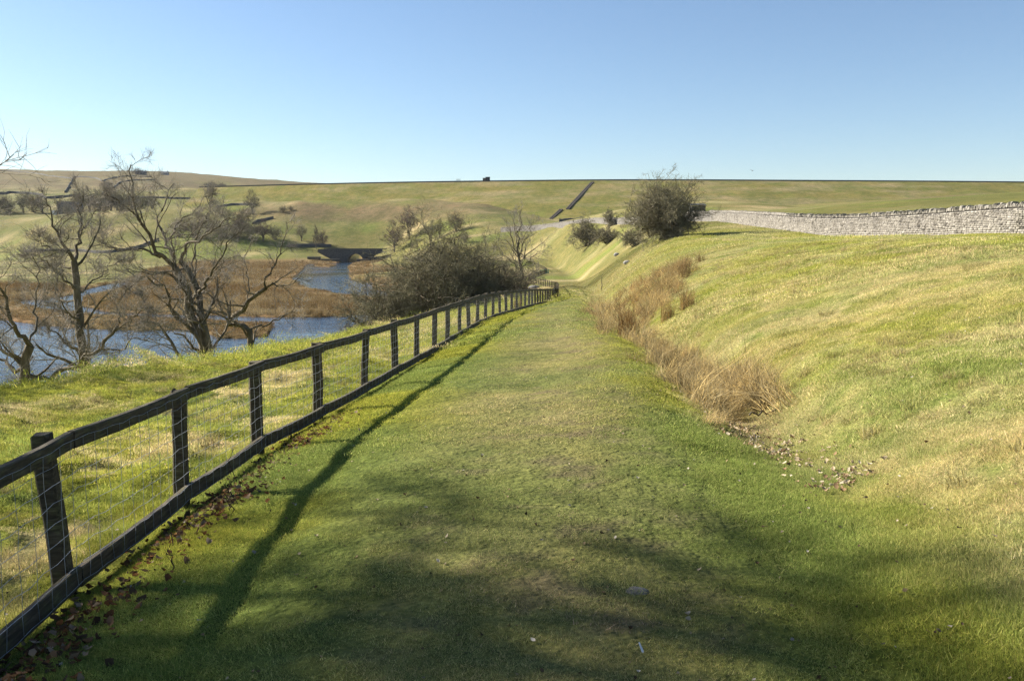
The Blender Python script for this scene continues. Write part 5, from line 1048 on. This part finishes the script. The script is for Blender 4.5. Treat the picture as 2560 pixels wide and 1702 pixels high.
fe = ground_at(1603, 1637); V = np.array([(-.028, 0, .004), (-.01, -.006, .008), (.03, -.003, .014), (.034, 0, .016), (.03, .004, .014), (-.01, .006, .008)]); o = obj('feather', mesh_np('feather', V, np.array([(0, 1, 2), (0, 2, 3), (0, 3, 4), (0, 4, 5)]), M['white']), None, (fe[0], fe[1], fe[2] + .02)); o.rotation_euler = (0, -.5, 1.9); tag(o, 'tiny white feather lying on the near turf right of centre', 'feather')
def stem(u, v, h, label, seed, lean):
    g = ground_at(u, v); r = np.random.default_rng(seed); e = empty('dead_stem', (g[0], g[1], g[2]), label, 'plant stem'); A = limb([(0, 0, -.05), (lean * .3, 0, h * .4), (lean, .02, h)], .0055, .002, r, 14, .6); V, F = tubes([A], 5); obj('stalk', mesh_np('stalk', V, F, M['stem'], True), e)
    B = grow(A[0], A[1], 6, .16, .8, .2, .1, 4, r, tmin=.3, rmin=.0016); V, F = tubes([B], 3); obj('side_shoots', mesh_np('side_shoots', V, F, M['stem']), e)
stem(580, 1290, .50, 'thin dead upright stem in front of the second visible fence bay', 5, .02)
stem(572, 1285, .34, 'shorter dead stem beside the thin upright one', 6, .015)
stem(432, 1432, .33, 'thin dead stem among the leaves by the nearest fence bay', 7, .01)
stem(130, 830, .5, 'thin dry weed stalk on the mossy bank crest', 8, .03)
# fallen stick in the ditch
g = ground_at(1925, 1040); e = empty('fallen_stick', (g[0], g[1], g[2] + .02), 'dark fallen stick lying across the ditch below the rushes', 'stick'); A = limb([(-.28, -.10, 0), (0, 0, .03), (.30, .12, .09)], .012, .006, np.random.default_rng(4), 14, .4); V, F = tubes([A], 6); obj('shaft', mesh_np('shaft', V, F, M['bark'], True), e); B = grow(A[0], A[1], 3, .2, .7, .2, .1, 4, np.random.default_rng(2), rmin=.003); V, F = tubes([B], 3); obj('twig', mesh_np('twig', V, F, M['bark']), e)
# a far bird in the sky
b0 = P(1880, 427, 160); e = empty('bird', b0, 'tiny dark bird gliding in the sky right of the large hawthorn', 'bird'); e.rotation_euler = (.2, .25, .6)
V = [(-.22, 0, 0), (-.12, .035, .02), (-.12, -.035, .02), (.10, .045, .02), (.10, -.045, .02), (.22, 0, .01), (.0, 0, .06), (0, 0, -.05)]
obj('body', MB().add(V, [(0, 1, 6), (0, 6, 2), (1, 3, 6), (2, 6, 4), (3, 5, 6), (4, 6, 5), (0, 7, 1), (0, 2, 7), (1, 7, 3), (2, 4, 7), (3, 7, 5), (4, 5, 7)]).mesh('bird_body', M['stem']), e)
for s in (-1, 1): obj('wing', MB().add([(.07, .03 * s, .03), (-.09, .03 * s, .03), (-.07, .25 * s, .11), (.08, .28 * s, .12), (-.10, .52 * s, .05), (-.02, .53 * s, .05), (.0, .03 * s, .045), (.0, .27 * s, .13)], [(0, 6, 7, 3), (6, 1, 2, 7), (3, 7, 5), (7, 2, 4, 5)]).mesh('bird_wing', M['stem']), e)

# ------------------------------------------------------------------ the air: a thin even haze round everything
hm = MB().box((-5600, -5600, -13), (5600, 5600, 175)).mesh('haze'); m, nt, out = new_mat('haze'); v = N(nt, 'ShaderNodeVolumePrincipled'); v.inputs['Color'].default_value = (.82, .88, .96, 1); v.inputs['Density'].default_value = .00004; v.inputs['Anisotropy'].default_value = .0
L(nt, v.outputs[0], out.inputs['Volume']); hm.materials.append(m); tag(obj('haze', hm), kind='stuff')
